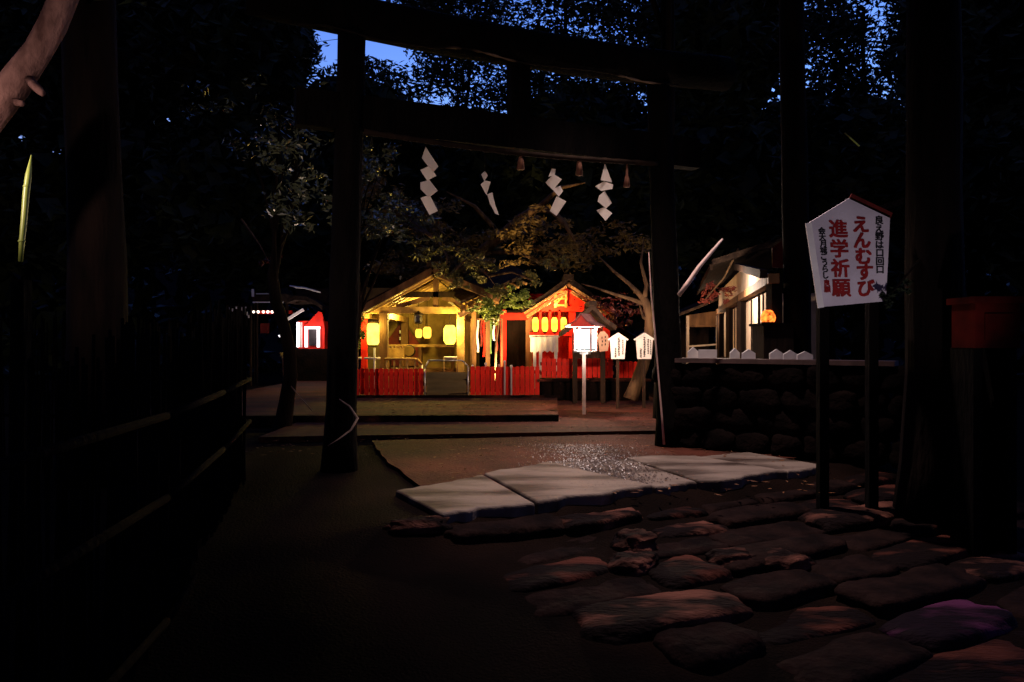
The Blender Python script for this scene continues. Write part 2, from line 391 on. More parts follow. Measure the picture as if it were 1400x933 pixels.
for px, py0, py1, Yt, lb in [(712,214,232,8.05,'short dim straw tassel hanging in the middle of the torii rope'), (792,218,240,8.33,'short brownish straw tassel between the two right-hand paper streamers'), (857,240,256,8.57,'faint straw tassel nearest the right torii post')]:
    b = MB(); a_ = at(px, py0, Yt); c_ = at(px, py1, Yt)
    b.tube([Vector((a_.x, a_.y, 3.33)), a_, a_.lerp(c_,.3), c_], [.012,.016,.03,.042], 9, .2, px)
    tag(b.build('straw_tassel', mat('dim straw %d' % px, (.22,.09,.05), (.08,.03,.02), .9, 30, stretch=(3,3,.3)), smooth=True), lb, 'tassel', 'straw tassels on the torii rope')
# pale strip added as the lit left edge of the right post
b = MB(); pts = [at(887,345,8.62), at(890,400,8.62), at(895,450,8.62), at(899,500,8.62), at(905,570,8.62), at(908,608,8.62)]
b.tube(pts, [.005,.008,.010,.010,.012,.014], 7)
tag(b.build('lit_edge_pole', mat('lit post edge colour', (.70,.46,.40), (.45,.27,.23), .5, 6), smooth=True), 'thin pale pole added as the lit left edge of the right torii post', 'pole')

# ================================================================= RED FENCES
def fence(px0, px1, Y, z0, z1, label, n):
    X0, X1 = (px0-CX)/F*Y, (px1-CX)/F*Y
    r = thing('picket_fence', ((X0+X1)/2, Y, z0), label, 'fence', 'low red picket fences')
    w = (X1-X0)/n; first = None
    rr = random.Random(n)
    for i in range(n):
        x = X0+(i+.5)*w
        if first is None:
            b = MB(); hw = w*.43
            b.prism([(x-hw, Y-.02, z0+.03), (x+hw, Y-.02, z0+.03), (x+hw, Y-.02, z1-.012), (x, Y-.02, z1), (x-hw, Y-.02, z1-.012)], (0,.03,0))
            first = b.build('picket', M_RED, r); x_first = x
        else:
            c = first.copy(); C.objects.link(c); c.parent = r; c.location = (x-x_first, rr.uniform(-.006,.006), rr.uniform(-.012,.006))
            c.rotation_euler = (0, 0, rr.uniform(-.05,.05))
    for zz in (z0+.12, z1-.12):
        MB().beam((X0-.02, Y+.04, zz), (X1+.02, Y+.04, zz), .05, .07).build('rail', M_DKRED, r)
    return r
fence(478, 579, 15.0, .13, .70, 'low bright red picket fence left of the canvas gate panel', 15)
fence(643, 738, 15.0, .13, .74, 'low red picket fence right of the canvas gate panel', 14)
fence(740, 838, 15.15, .47, .90, 'red picket fence raised on a stone plinth behind the white lantern', 14)
fence(846, 878, 15.6, .40, .82, 'short dim red picket fence behind the two small plaque signs', 5)
pl = thing('stone_plinth', (1.2,15.3,0), 'rough dark stone plinth under the raised red fence', 'stone plinth')
b = MB(); rr = random.Random(4)
X = (738-CX)/F*15; 
while X < 2.75:
    w = rr.uniform(.22,.42); b.stone((X+w/2, 15.2, .22), (w*1.05,.55,.5), rr.uniform(-.1,.1), rr.random()*90, 4, .14, 5); X += w
b.build('stone_courses', M_WALLSTONE, pl, True)
b = MB(); b.box((1.66,15.2,.455), (2.3,.5,.05)); b.build('coping', M_STONE, pl)
# white stakes
for px, py, lb in [(646,497,'stake'),(664,495,''),(681,498,''),(689,493,''),(697,500,'')]:
    pass
st = None
for px, py, lb in [(646,499,'thin white stake next to the right frame of the gate panel'), (664,496,'white stake behind the left half of the right red fence'), (682,498,'slim white stake left of the tallest white stake'), (690,493,'tallest white stake behind the right red fence'), (699,499,'white stake right of the tallest white stake, by the dark doorway')]:
    Ys = 15.18 if px < 685 else 14.88; p = at(px, py, Ys); h = p.z-.13
    b = MB(); b.lathe((p.x, Ys, .13), [(0,.02),(h-.05,.02),(h-.045,.027),(h-.01,.024),(h,.01)], 8)
    tag(b.build('white_stake', M_WHITE, smooth=True), lb, 'stake', 'white stakes at the right red fence')

# gate panel
Y = 14.82
gp = thing('gate_panel', at(610,548,Y), 'olive canvas gate panel in a grey tube frame between the red fences', 'gate panel')
b = MB(); loop = [at(581,547,Y), at(581,503,Y), at(586,493,Y), at(632,493,Y), at(640,501,Y), at(640,546,Y), at(581,547,Y)]
for q, s in zip(loop, loop[1:]): b.tube([q, s], .015, 8)
b.build('frame', M_STEEL, gp, True)
b = MB(); nn = 10
rows = []
for j in range(8):
    row = []
    for i in range(nn+1):
        p = at(583+55*i/nn, 509+35*j/7, Y+.03); p.y += .025*math.sin(j*1.9+i*.35); row.append(b.bm.verts.new(p))
    rows.append(row)
for j in range(7):
    for i in range(nn): b.bm.faces.new((rows[j][i], rows[j][i+1], rows[j+1][i+1], rows[j+1][i]))
b.build('canvas', M_OLIVE, gp, True)
b = MB(); b.beam(at(582,520,Y+.06), at(640,520,Y+.06), .03, .05); b.beam(at(582,538,Y+.06), at(640,538,Y+.06), .03, .05); b.build('cross_bar', M_DKWOOD, gp)

# ================================================================= OPEN PAVILION
YP = 17.0; YB = 20.6
pav = thing('open_pavilion', at(590,540,YP)*1.0, 'open timber worship pavilion with gabled roof, lit yellow inside', 'pavilion')
zt1 = at(0,428,YP).z; zt2 = at(0,403,YP).z; ridge = at(596,374,YP); eL = at(497,428,YP); eR = at(682,410,YP)
for px, w, m in ((525,.19,M_WOOD), (630,.17,M_GOLDWOOD)):  # right post has the lit tone, left post the less lit one
    x = (px-CX)/F*YP
    MB().box((x, YP, (.13+zt1)/2), (w, w, zt1-.13)).build('post', m, pav)
    MB().box((x, YB-.3, (.13+zt1)/2), (w, w, zt1-.13)).build('post', M_WOOD, pav)
x = (497-CX)/F*YP
MB().box((x, YP+.1, (.13+zt1)/2), (.13,.13,zt1-.13)).build('post', M_RED, pav)
b = MB(); b.beam((eL.x-.1, YP, zt1+.06), (at(642,0,YP).x, YP, zt1+.06), .16, .15); b.build('tie_beam', M_GOLDWOOD, pav)
b = MB(); b.beam((at(545,0,YP).x, YP, zt2), (at(652,0,YP).x, YP, zt2), .12, .13); b.build('collar_beam', M_DKWOOD, pav)
b = MB(); b.beam((ridge.x, YP, zt1+.14), (ridge.x, YP, ridge.z-.1), .12, .12); b.build('king_post', M_WOOD, pav)
b = MB(); 
for s in (-1,1):
    b.beam((ridge.x+s*.9, YP, zt1+.14), (ridge.x+s*.15, YP, zt2-.07), .08, .1)
b.build('brace', M_WOOD, pav)
for xx in (at(525,0,YP).x, at(630,0,YP).x):
    b = MB(); b.beam((xx, YP+.09, zt1-.06), (xx, YB, zt1-.06), .12, .14); b.build('side_beam', M_GOLDWOOD, pav)
# roof: left and right pitches of bark on boards
def pitch(a, c, y0, y1, th):   # a = ridge, c = eave in the gable plane
    b = MB(); n = Vector((-(c.z-a.z), 0, c.x-a.x)).normalized()
    if n.z < 0: n = -n
    prof = [Vector((a.x, y0, a.z)), Vector(((a.x+c.x)/2, y0, (a.z+c.z)/2-.03)), Vector((c.x, y0, c.z))]
    b.prism(prof+[p+n*th for p in prof[::-1]], (0, y1-y0, 0)); return b
pitch(ridge, eL, YP-.7, YB+.5, .12).build('roof', M_ROOF, pav)
pitch(ridge, eR, YP-.7, YB+.5, .12).build('roof', M_ROOF, pav)
MB().beam((ridge.x, YP-.75, ridge.z+.12), (ridge.x, YB+.5, ridge.z+.12), .26, .14).build('ridge_cap', M_ROOF, pav)
for c in (eL, eR):
    d = (Vector((c.x,0,c.z))-Vector((ridge.x,0,ridge.z)))
    off = Vector((0,0,-.065))
    for i in range(9):
        y = YP-.62+i*.5
        b = MB(); b.beam(Vector((ridge.x, y, ridge.z))+off+d*.03, Vector((c.x, y, c.z))+off, .055, .07); b.build('rafter', M_GOLDWOOD, pav)
    b = MB(); b.beam(Vector((ridge.x, YP-.735, ridge.z))+Vector((0,0,-.01)), Vector((c.x, YP-.735, c.z))+Vector((0,0,-.01))+d*.03, .04, .15); b.build('bargeboard', M_WOOD, pav)
    b = MB(); b.beam(Vector((c.x, YP-.7, c.z-.12))-d*.05, Vector((c.x, YB+.4, c.z-.12))-d*.05, .09, .10); b.build('eave_beam', M_GOLDWOOD, pav)
# back wall, plank ceiling side and curtains
xl, xr = at(505,0,YP).x*YB/YP*.98, at(642,0,YP).x*YB/YP*1.02
b = MB(); b.box(((xl+xr)/2, YB, (zt1+.7)/2+.1), (xr-xl+.6, .06, zt1+.75)); b.build('back_wall', M_TAN, pav)
b = MB(); p0, p1 = at(535,0,YB-.08), at(562,0,YB-.08)
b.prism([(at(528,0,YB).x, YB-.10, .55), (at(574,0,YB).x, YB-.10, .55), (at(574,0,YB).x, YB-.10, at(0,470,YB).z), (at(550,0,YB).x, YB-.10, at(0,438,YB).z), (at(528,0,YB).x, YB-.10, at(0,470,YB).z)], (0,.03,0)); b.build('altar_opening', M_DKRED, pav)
for side in (-1, 1):    # drawn curtains
    b = MB(); rows = []
    for j in range(9):
        row = []
        t = j/8
        for i in range(17):
            s = i/16
            inner = 550+side*(1+27*t**1.2); outer = 550+side*(29 if side < 0 else 32)
            px = inner+(outer-inner)*s; py = 430+46*t-8*math.sin(s*math.pi)*t*(1-t)
            p = at(px, py, YB-.16); p.y += .03*math.sin(s*38+t*2); row.append(b.bm.verts.new(p))
        rows.append(row)
    for j in range(8):
        for i in range(16): b.bm.faces.new((rows[j][i], rows[j][i+1], rows[j+1][i+1], rows[j+1][i]))
    b.build('curtain', M_TAN, pav, True)
MB().box((at(571,0,19).x, 19.2, .48), (at(625,0,19).x-at(520,0,19).x, 1.6, .1)).build('floor', M_WOOD, pav)

# interior things
Y = 18.6
tb = thing('altar_table', at(575,500,Y), 'long pale altar table across the back of the pavilion', 'altar table')
b = MB(); b.beam(at(528,473,Y), at(622,473,Y), .4, .06); b.build('tabletop', M_GOLDWOOD, tb)
for px in (531,575,619):
    b = MB(); p = at(px,475,Y); b.box((p.x, Y, (p.z+.53)/2), (.07,.3,p.z-.53)); b.build('leg', M_WOOD, tb)
ob = thing('offering_box', at(541,490,17.9), 'pale wooden offering box with slatted top on the pavilion floor', 'offering box')
b = MB(); p = at(541,482,17.9); b.box((p.x, 17.9, p.z-.02), (.42,.4,.26)); b.build('body', M_GOLDWOOD, ob)
for i in range(5): 
    b = MB(); b.box((p.x-.17+i*.085, 17.9, p.z+.13), (.035,.42,.04)); b.build('slat', M_WOOD, ob)
for i in range(2):
    b = MB(); b.box((p.x-.16+i*.32, 17.9, p.z-.24), (.06,.38,.18)); b.build('foot', M_WOOD, ob)
dr = thing('drum', at(560,483,18.1), 'small round ritual drum with lacquered rim beside the offering box', 'drum')
p = at(560,480,18.1)
b = MB(); b.tube([p+Vector((0,-.12,0)), p+Vector((0,0,0)), p+Vector((0,.12,0))], [.13,.15,.13], 16); b.build('shell', M_DKWOOD, dr, True)
b = MB(); b.tube([p+Vector((0,-.14,0)), p+Vector((0,-.122,0))], [.12,.125], 16); b.build('skin', M_TAN, dr)
b = MB(); b.box(p+Vector((0,0,-.25)), (.22,.22,.22)); b.build('stand', M_WOOD, dr)
rl = thing('railing', at(550,510,16.6), 'golden wooden railing with a bent end in front of the pavilion', 'railing')
b = MB(); q = [at(526,491,16.6), at(570,491,16.6), at(577,499,16.6)]
b.tube(q[:2], .028, 8); b.tube(q[1:], .028, 8); b.build('handrail', M_GOLDWOOD, rl, True)
for px in (529,539,547,557,568,577):
    b = MB(); p = at(px, 491 if px < 575 else 499, 16.6); b.tube([p, Vector((p.x, 16.6, .12))], .02, 8); b.build('baluster', M_GOLDWOOD if px < 575 else M_WHITE, rl, True)
rl2 = thing('railing', at(505,510,16.5), 'short white railing left of the pavilion, beside the lit shrub', 'railing')
for a_, b2 in ((481,494),(498,520)):
    b = MB(); b.tube([at(a_,490,16.5), at(b2,490,16.5)], .022, 8); b.build('handrail', M_WHITE, rl2, True)
for px in (481,488,512):
    b = MB(); p = at(px, 476 if px == 512 else 490, 16.5); b.tube([p, Vector((p.x, 16.5, .12))], .022, 8); b.build('baluster', M_WHITE, rl2, True)
rl3 = thing('railing', at(608,505,16.6), 'short pale railing behind the gate panel at the pavilion steps', 'railing')
b = MB(); b.tube([at(607,489,16.6), at(625,489,16.6)], .022, 8); b.build('handrail', M_WHITE, rl3, True)
for px in (607,625):
    b = MB(); p = at(px,489,16.6); b.tube([p, Vector((p.x, 16.6, .12))], .02, 8); b.build('baluster', M_WOOD, rl3, True)

def paper_lantern(px, py0, py1, wpx, Y, gl, label, group, hang=None, name='paper_lantern', square=False):
    a = at(px, py0, Y); c = at(px, py1, Y); H = a.z-c.z; r = wpx/F*Y/2
    t = thing(name, c, label, 'lantern', group)
    b = MB(); prof = []
    for i in range(17):
        u = i/16; prof.append((H*(.06+.88*u), r*(.62+.38*min(1, math.sin(math.pi*u)*1.7))*(1+.025*(i%2))))
    b.lathe(c, prof, 18); b.build('paper_shade', gl, t, True)
    b = MB(); b.lathe(c, [(0,r*.6),(H*.065,r*.64)], 16); b.build('rim', M_DKWOOD, t)
    b = MB(); b.lathe(c, [(H*.935,r*.64),(H,r*.6)], 16); b.build('rim', M_DKWOOD, t)
    if hang is not None:
        b = MB(); b.tube([a, Vector((a.x, a.y, hang))], .008, 5); b.build('cord', M_DKWOOD, t)
    return t
GL = 'paper lanterns of the open pavilion'
paper_lantern(510, 440, 474, 20, 17.2, G_YELLOW, 'large round yellow paper lantern hanging left of the brown pavilion post', GL, zt1)
paper_lantern(615, 443, 473, 17, 17.3, G_YELLOW, 'tall white-yellow paper lantern hanging inside the right pavilion post', GL, zt1)
paper_lantern(572.5, 449, 463, 9, 19.6, G_AMBER, 'left lantern of the small amber pair before the tan curtain', GL, 2.3)
paper_lantern(584, 446, 464, 11, 19.4, G_AMBER, 'right lantern of the small amber pair before the tan curtain', GL, 2.3)
bl = thing('hanging_lantern', at(572,443,17.0), 'dark unlit bronze lantern hanging from the pavilion tie beam', 'lantern')
p = at(572,443,16.85)
b = MB(); b.lathe(p, [(0,.06),(.03,.1),(.05,.09),(.2,.09),(.21,.14),(.27,.03),(.29,.02)], 6); b.build('body', M_DKMETAL, bl)
b = MB(); b.tube([p+Vector((0,0,.28)), Vector((p.x, 16.85, zt1+.02))], .01, 5); b.build('chain', M_DKMETAL, bl)
vt = thing('ritual_tassel', at(549,470,20.3), 'small white paper tassel on a stick before the dark altar opening', 'ritual tassel')
b = MB(); p = at(549,472,20.3); b.tube([p, p+Vector((0,0,.6))], .012, 5); b.build('stick', M_WHITE, vt)
b = MB()
for i in range(4): b.box(p+Vector((.02*(-1)**i, -.02, .45-.09*i)), (.07,.006,.08), .2*i)
b.build('folded_paper', M_PAPER, vt)
# eave of the link roof between pavilion and red hall
lk = thing('link_roof', at(655,540,16.6), 'slanted lean-to link roof with bright rafters between pavilion and red hall', 'roof')
Y = 16.5
b = MB(); b.beam(at(627,432,Y), at(668,411,Y), .12, .12); b.build('lower_beam', M_GOLDWOOD, lk)  # golden tone stands in for lamplight on the link beams
b = MB(); b.beam(at(629,424,Y+.15), at(670,401,Y+.15), .10, .10); b.build('upper_beam', M_GOLDWOOD, lk)
for i in range(9):
    t = i/8; p = at(627,424,Y).lerp(at(712,386,Y), t)
    b = MB(); b.beam(p+Vector((-.28,.9,.24)), p+Vector((.12,-.15,-.05)), .05, .05); b.build('rafter', M_GOLDWOOD, lk)
b = MB(); a_ = at(624,418,Y); c_ = at(716,380,Y)
b.prism([a_+Vector((.1,-.1,.03)), c_+Vector((.1,-.1,.03)), c_+Vector((-.28,1.0,.32)), a_+Vector((-.28,1.0,.32))], (0,0,.07)); b.build('roof', M_ROOF, lk)
for px in (648,667):
    b = MB(); p = at(px, 425, Y+.5); b.box((p.x, Y+.5, (p.z+.1)/2), (.1,.1,p.z-.1)); b.build('post', M_WOOD, lk)

# ================================================================= RED HALL
YR = 17.6
hall = thing('red_hall', at(757,540,YR), 'vermilion shrine hall with gilded gable and a row of lit lanterns', 'shrine hall')
def hx(px): return (px-CX)/F*YR
def hz(py): return EYE-(py-HY)/F*YR
for px in (688,723,782,829):
    b = MB(); b.box((hx(px), YR, (hz(424)+.1)/2), (.15,.15,hz(424)-.1)); b.build('post', M_WOOD if px == 723 else M_RED, hall)
MB().beam((hx(684), YR-.02, hz(433)), (hx(722), YR-.02, hz(433)), .14, .16).build('door_lintel', M_RED, hall)
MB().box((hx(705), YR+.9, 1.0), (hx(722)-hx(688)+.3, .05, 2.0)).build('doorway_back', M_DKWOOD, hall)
MB().box((hx(753), YR+.5, hz(455)), (hx(782)-hx(722), .06, 1.9)).build('wall', M_RED, hall)
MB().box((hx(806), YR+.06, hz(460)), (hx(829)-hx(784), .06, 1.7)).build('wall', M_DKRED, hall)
MB().beam((hx(724), YR-.05, hz(423)), (hx(832), YR-.05, hz(423)), .16, .12).build('tie_beam', M_RED, hall)
MB().beam((hx(724), YR-.04, hz(457)), (hx(782), YR-.04, hz(457)), .14, .08).build('lower_rail', M_RED, hall)
for px in (738.5,751.5,764.5):
    b = MB(); b.box((hx(px), YR-.02, hz(440)), (.055,.22,hz(424)-hz(456))); b.build('divider', M_RED, hall)
apex = Vector((hx(774), 0, hz(391))); gl = Vector((hx(716), 0, hz(428))); gr = Vector((hx(836), 0, hz(430)))
b = MB(); b.prism([(gl.x+.3, YR-.08, hz(421)), (gr.x-.3, YR-.08, hz(421)), (apex.x, YR-.08, apex.z-.05)], (0,.06,0)); b.build('gable_panel', M_RED, hall)
for c in (gl, gr):
    n = Vector((-(c.z-apex.z), 0, c.x-apex.x)).normalized(); n = n if n.z > 0 else -n
    prof = [Vector((apex.x, YR-.8, apex.z)), (Vector((apex.x, YR-.8, apex.z))+Vector((c.x, YR-.8, c.z)))/2-Vector((0,0,.05)), Vector((c.x, YR-.8, c.z))]
    b = MB(); b.prism(prof+[p+n*.13 for p in prof[::-1]], (0,3.6,0)); b.build('roof', M_ROOF, hall)
    d = c-apex
    for kk, (off, m, w) in enumerate(((-.045,M_GOLD,.05), (-.155,M_GOLD,.07))):
        b = MB(); b.beam(Vector((apex.x, YR-.82+kk*.06, apex.z+off))+d*.05, Vector((c.x, YR-.82+kk*.06, c.z+off))-d*.05*kk, .04, w); b.build('bargeboard', m, hall)
MB().beam((apex.x, YR-.85, apex.z+.13), (apex.x, YR+2.8, apex.z+.13), .22, .14).build('ridge_cap', M_ROOF, hall)
# gilt ornament of the gable
orn = MB()
for px in (759,773): orn.box((hx(px), YR-.14, hz(410)), (.05,.05,hz(399)-hz(421)))
for py in (400,409,418): orn.box((hx(766), YR-.15, hz(py)), (hx(775)-hx(757), .05, .045))
orn.beam((hx(759), YR-.16, hz(417)), (hx(773), YR-.16, hz(401)), .04, .04)
orn.build('gable_ornament', M_GOLD, hall)
MB().box((hx(752), YR+.2, .3), (hx(785)-hx(688), 1.0, .25)).build('veranda', M_WOOD, hall)
for i, px in enumerate((732,745,758,770.5)):
    paper_lantern(px, 433, 455, 8.5, YR-.10, G_HALL,
        ['first yellow lantern in the red hall row, next to the doorway', 'second yellow lantern of the red hall row, narrow', 'third yellow lantern of the red hall row, under the gilt ornament', 'last yellow lantern of the red hall row, nearest the white lantern'][i], 'yellow lanterns in a row on the red hall', hz(424))
# white cloth stand below the lanterns
cs = thing('cloth_stand', at(746,500,16.9), 'white cloth hung over a low white trestle below the yellow lanterns', 'cloth stand')
b = MB(); rows = []
for j in range(5):
    row = []
    for i in range(25):
        p = at(725+38*i/24, 461+20*j/4+1.2*math.sin(i*1.4)*(j == 4), 16.9); p.y += .008*math.sin(i*1.25); row.append(b.bm.verts.new(p))
    rows.append(row)
for j in range(4):
    for i in range(24): b.bm.faces.new((rows[j][i], rows[j][i+1], rows[j+1][i+1], rows[j+1][i]))
b.build('cloth', M_WHITE, cs, True)
for px in (731,739,760):
    b = MB(); p = at(px,470,16.95); b.box((p.x, 16.95, (p.z+.13)/2), (.07,.06,p.z-.13)); b.build('leg', M_WHITE, cs)
b = MB(); b.beam(at(724,460,16.95), at(765,460,16.95), .05, .05); b.build('rail', M_WHITE, cs)

ar = thing('amulet_rack', at(665,510,17.0), 'rack of hanging coloured votive strips in the dark gap beside the red doorway', 'rack')
Y = 17.0
b = MB(); b.beam(at(645,437,Y), at(686,437,Y), .04, .04); b.build('rail', M_WOOD, ar)
for px in (645,686):
    b = MB(); p = at(px,436,Y); b.box((p.x, Y, (p.z+.1)/2), (.05,.05,p.z-.1)); b.build('post', M_WOOD, ar)
M_GRN = mat('green cloth', (.10,.20,.06), (.05,.1,.03), .9, 8)
for i, (px, h, m) in enumerate(((649,30,M_RED),(653,44,M_WHITE),(658,36,M_DKRED),(662,50,M_RED),(667,34,M_GRN),(671,46,M_GRN),(675,28,M_WHITE),(679,42,M_DKRED))):
    b = MB(); rows = []
    for j in range(7):
        p0 = at(px, 438+h*j/6, Y-.03); dx = .012*math.sin(j*1.3+i); rows.append((b.bm.verts.new(p0+Vector((dx-.022,.01*math.sin(j+i),0))), b.bm.verts.new(p0+Vector((dx+.022,-.01*math.sin(j+i),0)))))
    for r0, r1 in zip(rows, rows[1:]): b.bm.faces.new((r0[0], r0[1], r1[1], r1[0]))
    b.build('votive_strip', m, ar)

# ================================================================= ROOFED NOTICE SHELTER behind the lantern
YS = 14.3
sh = thing('notice_shelter', at(804,540,YS), 'dark bark-roofed notice shelter on two posts behind the white lantern', 'shelter')
for px in (786,824):
    b = MB(); p = at(px,455,YS); b.box((p.x, YS, (p.z+.05)/2), (.09,.09,p.z-.05)); b.build('post', M_DKWOOD, sh)
a_ = at(807,424,YS)
for px in (766,838):
    c = at(px,460 if px < 800 else 452,YS); mid_ = (a_+c)/2-Vector((0,0,.05))
    b = MB(); b.prism([a_+Vector((0,-.45,0)), mid_+Vector((0,-.45,0)), c+Vector((0,-.45,0)), c+Vector((0,-.45,.09)), mid_+Vector((0,-.45,.10)), a_+Vector((0,-.45,.11))], (0,.9,0)); b.build('roof', M_ROOF, sh)
b = MB(); b.beam(a_+Vector((0,-.5,.1)), a_+Vector((0,.5,.1)), .14, .1); b.build('ridge_cap', M_ROOF, sh)
b = MB(); p = at(804,478,YS); b.box((p.x, YS+.03, p.z), (.5,.04,.34)); b.build('board', M_DKWOOD, sh)
# plaque leaning on the shelter
pq = MB(); Y = 13.6
pts = [at(817,460,Y), at(821,454,Y), at(826,453,Y), at(831,458,Y), at(833,466,Y), at(831,480,Y), at(820,481,Y)]
pt = thing('wooden_plaque', at(825,481,Y), 'small rounded wooden plaque hanging right of the white lantern', 'plaque')
pq.prism(pts, (0,.03,0)); pq.build('board', mat('bare plaque wood', (.5,.32,.22), (.35,.2,.14), .7, 6), pt)
b = MB()
for (x, y) in ((823,462),(823.5,467),(823,472),(827.5,461),(828,466),(827.5,471)): 
    p = at(x, y, Y); b.box((p.x, Y-.004, p.z), (.018,.006,.04), .1)
b.build('ink_marks', M_INK, pt)
b = MB(); p = at(825,454,Y); b.tube([p+Vector((0,.015,0)), p+Vector((-.01,.3,.1))], .006, 5); b.build('cord', M_ROPE, pt)

# ================================================================= WHITE LANTERN ON POST
YL = 12.2; c0 = at(800,570,YL); c0.z = .04; rzl = R(-24)
ln = thing('post_lantern', c0, 'brightly lit white box lantern with pink gabled roof on a pale post', 'lantern')
zb = at(0,479,YL).z; zt = at(0,449,YL).z; hw = .145
rot = Matrix.Rotation(rzl, 3, 'Z')
def lp(x, y, z): q = rot @ Vector((x, y, 0)); return Vector((c0.x+q.x, c0.y+q.y, z))
b = MB(); b.box((c0.x-.02, c0.y, (zb+.0)/2), (.055,.055,zb)); b.build('post', mat('pale lantern post', (.6,.42,.36), (.45,.3,.26), .7, 6), ln)
b = MB(); b.box((c0.x, c0.y, zb-.05), (.14,.14,.03), rzl); b.box((c0.x, c0.y, zb-.02), (.30,.30,.02), rzl); b.build('base_plate', M_STEEL, ln)
for (x, y, ang) in ((0,-hw,0),(0,hw,math.pi),(hw,0,math.pi/2),(-hw,0,-math.pi/2)):
    b = MB(); p = lp(x, y, (zb+zt)/2); b.box(p, (.25,.006,zt-zb-.03), rzl+ang); b.build('paper_pane', G_WHITE, ln)
for sx in (-1,1):
    for sy in (-1,1):
        b = MB(); b.box(lp(sx*hw, sy*hw, (zb+zt)/2), (.022,.022,zt-zb+.02), rzl); b.build('corner_post', M_PINK, ln)
for sx in (-1,1):
    b = MB(); ap = zt+.22
    e0 = [lp(0,-.26,ap), lp(sx*.12,-.26,ap-.13), lp(sx*.27,-.26,zt+.02)]
    e1 = [lp(0,.26,ap), lp(sx*.12,.26,ap-.13), lp(sx*.27,.26,zt+.02)]
    for i in range(2):
        q = [e0[i], e0[i+1], e1[i+1], e1[i]]; b.prism(q, (0,0,.022))
    b.build('roof', M_PINK, ln)
for sy in (-1,1):
    b = MB(); b.prism([lp(-.25,sy*.2,zt+.022), lp(.25,sy*.2,zt+.022), lp(.118,sy*.2,zt+.092), lp(.0,sy*.2,zt+.222), lp(-.118,sy*.2,zt+.092)], rot @ Vector((0,.012,0))); b.build('gable', M_GABLE, ln)

# ================================================================= SMALL PLAQUE SIGNS (house-shaped)
def plaque_sign(px, py, wpx, hpx, Y, label, marks, zfoot):
    t = thing('plaque_sign', at(px, py+hpx, Y), label, 'sign', 'two small white plaque signs by the tree')
    ctr = at(px, py, Y); s = Y/F
    def q(x, y): return Vector((ctr.x+x*s, Y, ctr.z-y*s))
    w = wpx/2
    b = MB(); b.prism([q(-w*.82,hpx), q(w*.82,hpx), q(w,7), q(0,0), q(-w,7)], (0,.03,0)); b.build('board', M_WHITE, t)
    for sx in (-1,1):
        b = MB(); b.beam(q(0,-1)+Vector((0,.01,0)), q(sx*(w+2.5),8)+Vector((0,.01,0)), .07, .025); b.build('roof_strip', M_PAPER, t)
    rr = random.Random(int(px))
    for (mx, y0, y1, wd) in marks:
        y = y0; b = MB()
        while y < y1:
            hgt = rr.uniform(1.2,2.2)
            for kk in range(3):
                p = q(mx+rr.uniform(-.5,.5)*wd*.4, y+hgt*(kk+.5)/3)
                b.box((p.x, Y-.004, p.z), (wd*s*rr.uniform(.7,1.2), .006, s*.6), m=Matrix.Rotation(rr.uniform(-.4,.4), 4, 'Y'))
            p = q(mx+rr.uniform(-.3,.3), y+hgt*.5); b.box((p.x, Y-.004, p.z), (s*.8, .006, hgt*s*.95))
            y += hgt+.7
        b.build('ink_lettering', M_INK, t)
    b = MB(); p = q(0,hpx); b.box((p.x, Y+.05, (ctr.z-.1+zfoot)/2), (.05,.05,ctr.z-.1-zfoot)); b.build('post', M_DKWOOD, t)
plaque_sign(845, 457, 22, 34, 13.2, 'white house-shaped plaque sign with black writing, next to the lantern', [(1,5,30,2.6),(-3.5,19,31,2.2),(6.5,8,28,1.6)], 0)
plaque_sign(881, 457, 23, 34, 13.3, 'white house-shaped plaque sign with black writing, under the twisted tree', [(0,4,31,2.6),(-5,20,31,2.2),(5,7,26,2.0),(8.5,8,28,1.2)], 0)

# ================================================================= TREES
BARK_SEED = [0]
def trunk_pts(a, b, bend, n, seed):
    a, b = Vector(a), Vector(b); out = []
    for i in range(n+1):
        t = i/n; p = a.lerp(b, t); w = math.sin(math.pi*t)*bend
        p += Vector((noise.noise(Vector((t*2.5, seed, 0))), noise.noise(Vector((t*2.5, seed, 5))), 0))*bend*(.4+w*0+.6*math.sin(math.pi*t)); out.append(p)
    return out
def tree(name, label, base, top, r0, crowns, lm, bm_, group=None, cat='tree', limbs=8, bend=.35, seed=1, droop=0, r1=.3, core=0):
    base = Vector(base); top = Vector(top)
    t = thing(name, base, label, cat, group)
    rng = random.Random(seed)
    pts = trunk_pts(base-Vector((0,0,.3)), top, bend, 12, seed)
    rad = [r0*(1.5 if i == 0 else 1.15 if i == 1 else 1)*(1-(1-r1)*i/12) for i in range(13)]
    MB().tube(pts, rad, 12, .1, seed).build('trunk', bm_, t, True)
    if crowns and limbs:
        b = MB()
        for i in range(limbs):
            c, r = crowns[i % len(crowns)][:2]; k_ = rng.randint(6,12); p = pts[k_]
            e = Vector(c)+Vector((rng.uniform(-.7,.7)*r[0], rng.uniform(-.7,.7)*r[1], rng.uniform(-.5,.6)*r[2]))
            m_ = (p+e)/2+Vector((0,0,.12*(e-p).length)); rr = rad[k_]*.45
            b.tube([p, p.lerp(m_,.5), m_, m_.lerp(e,.6), e], [rr, rr*.8, rr*.6, rr*.4, rr*.15], 6)
        b.build('limbs', bm_, t, True)
    if crowns:
        b = MB()
        for (c, r, n, sz, cl) in crowns:
            b.leaves(c, r, n, sz, rng, cl, .3, droop)
            if core: b.leaves(c, (r[0]*.86, r[1]*.86, r[2]*.86), int(n*core), sz*2.1, rng, 0, .0, 0, (.5,.8))
        b.build('crown', lm, t)
    return t

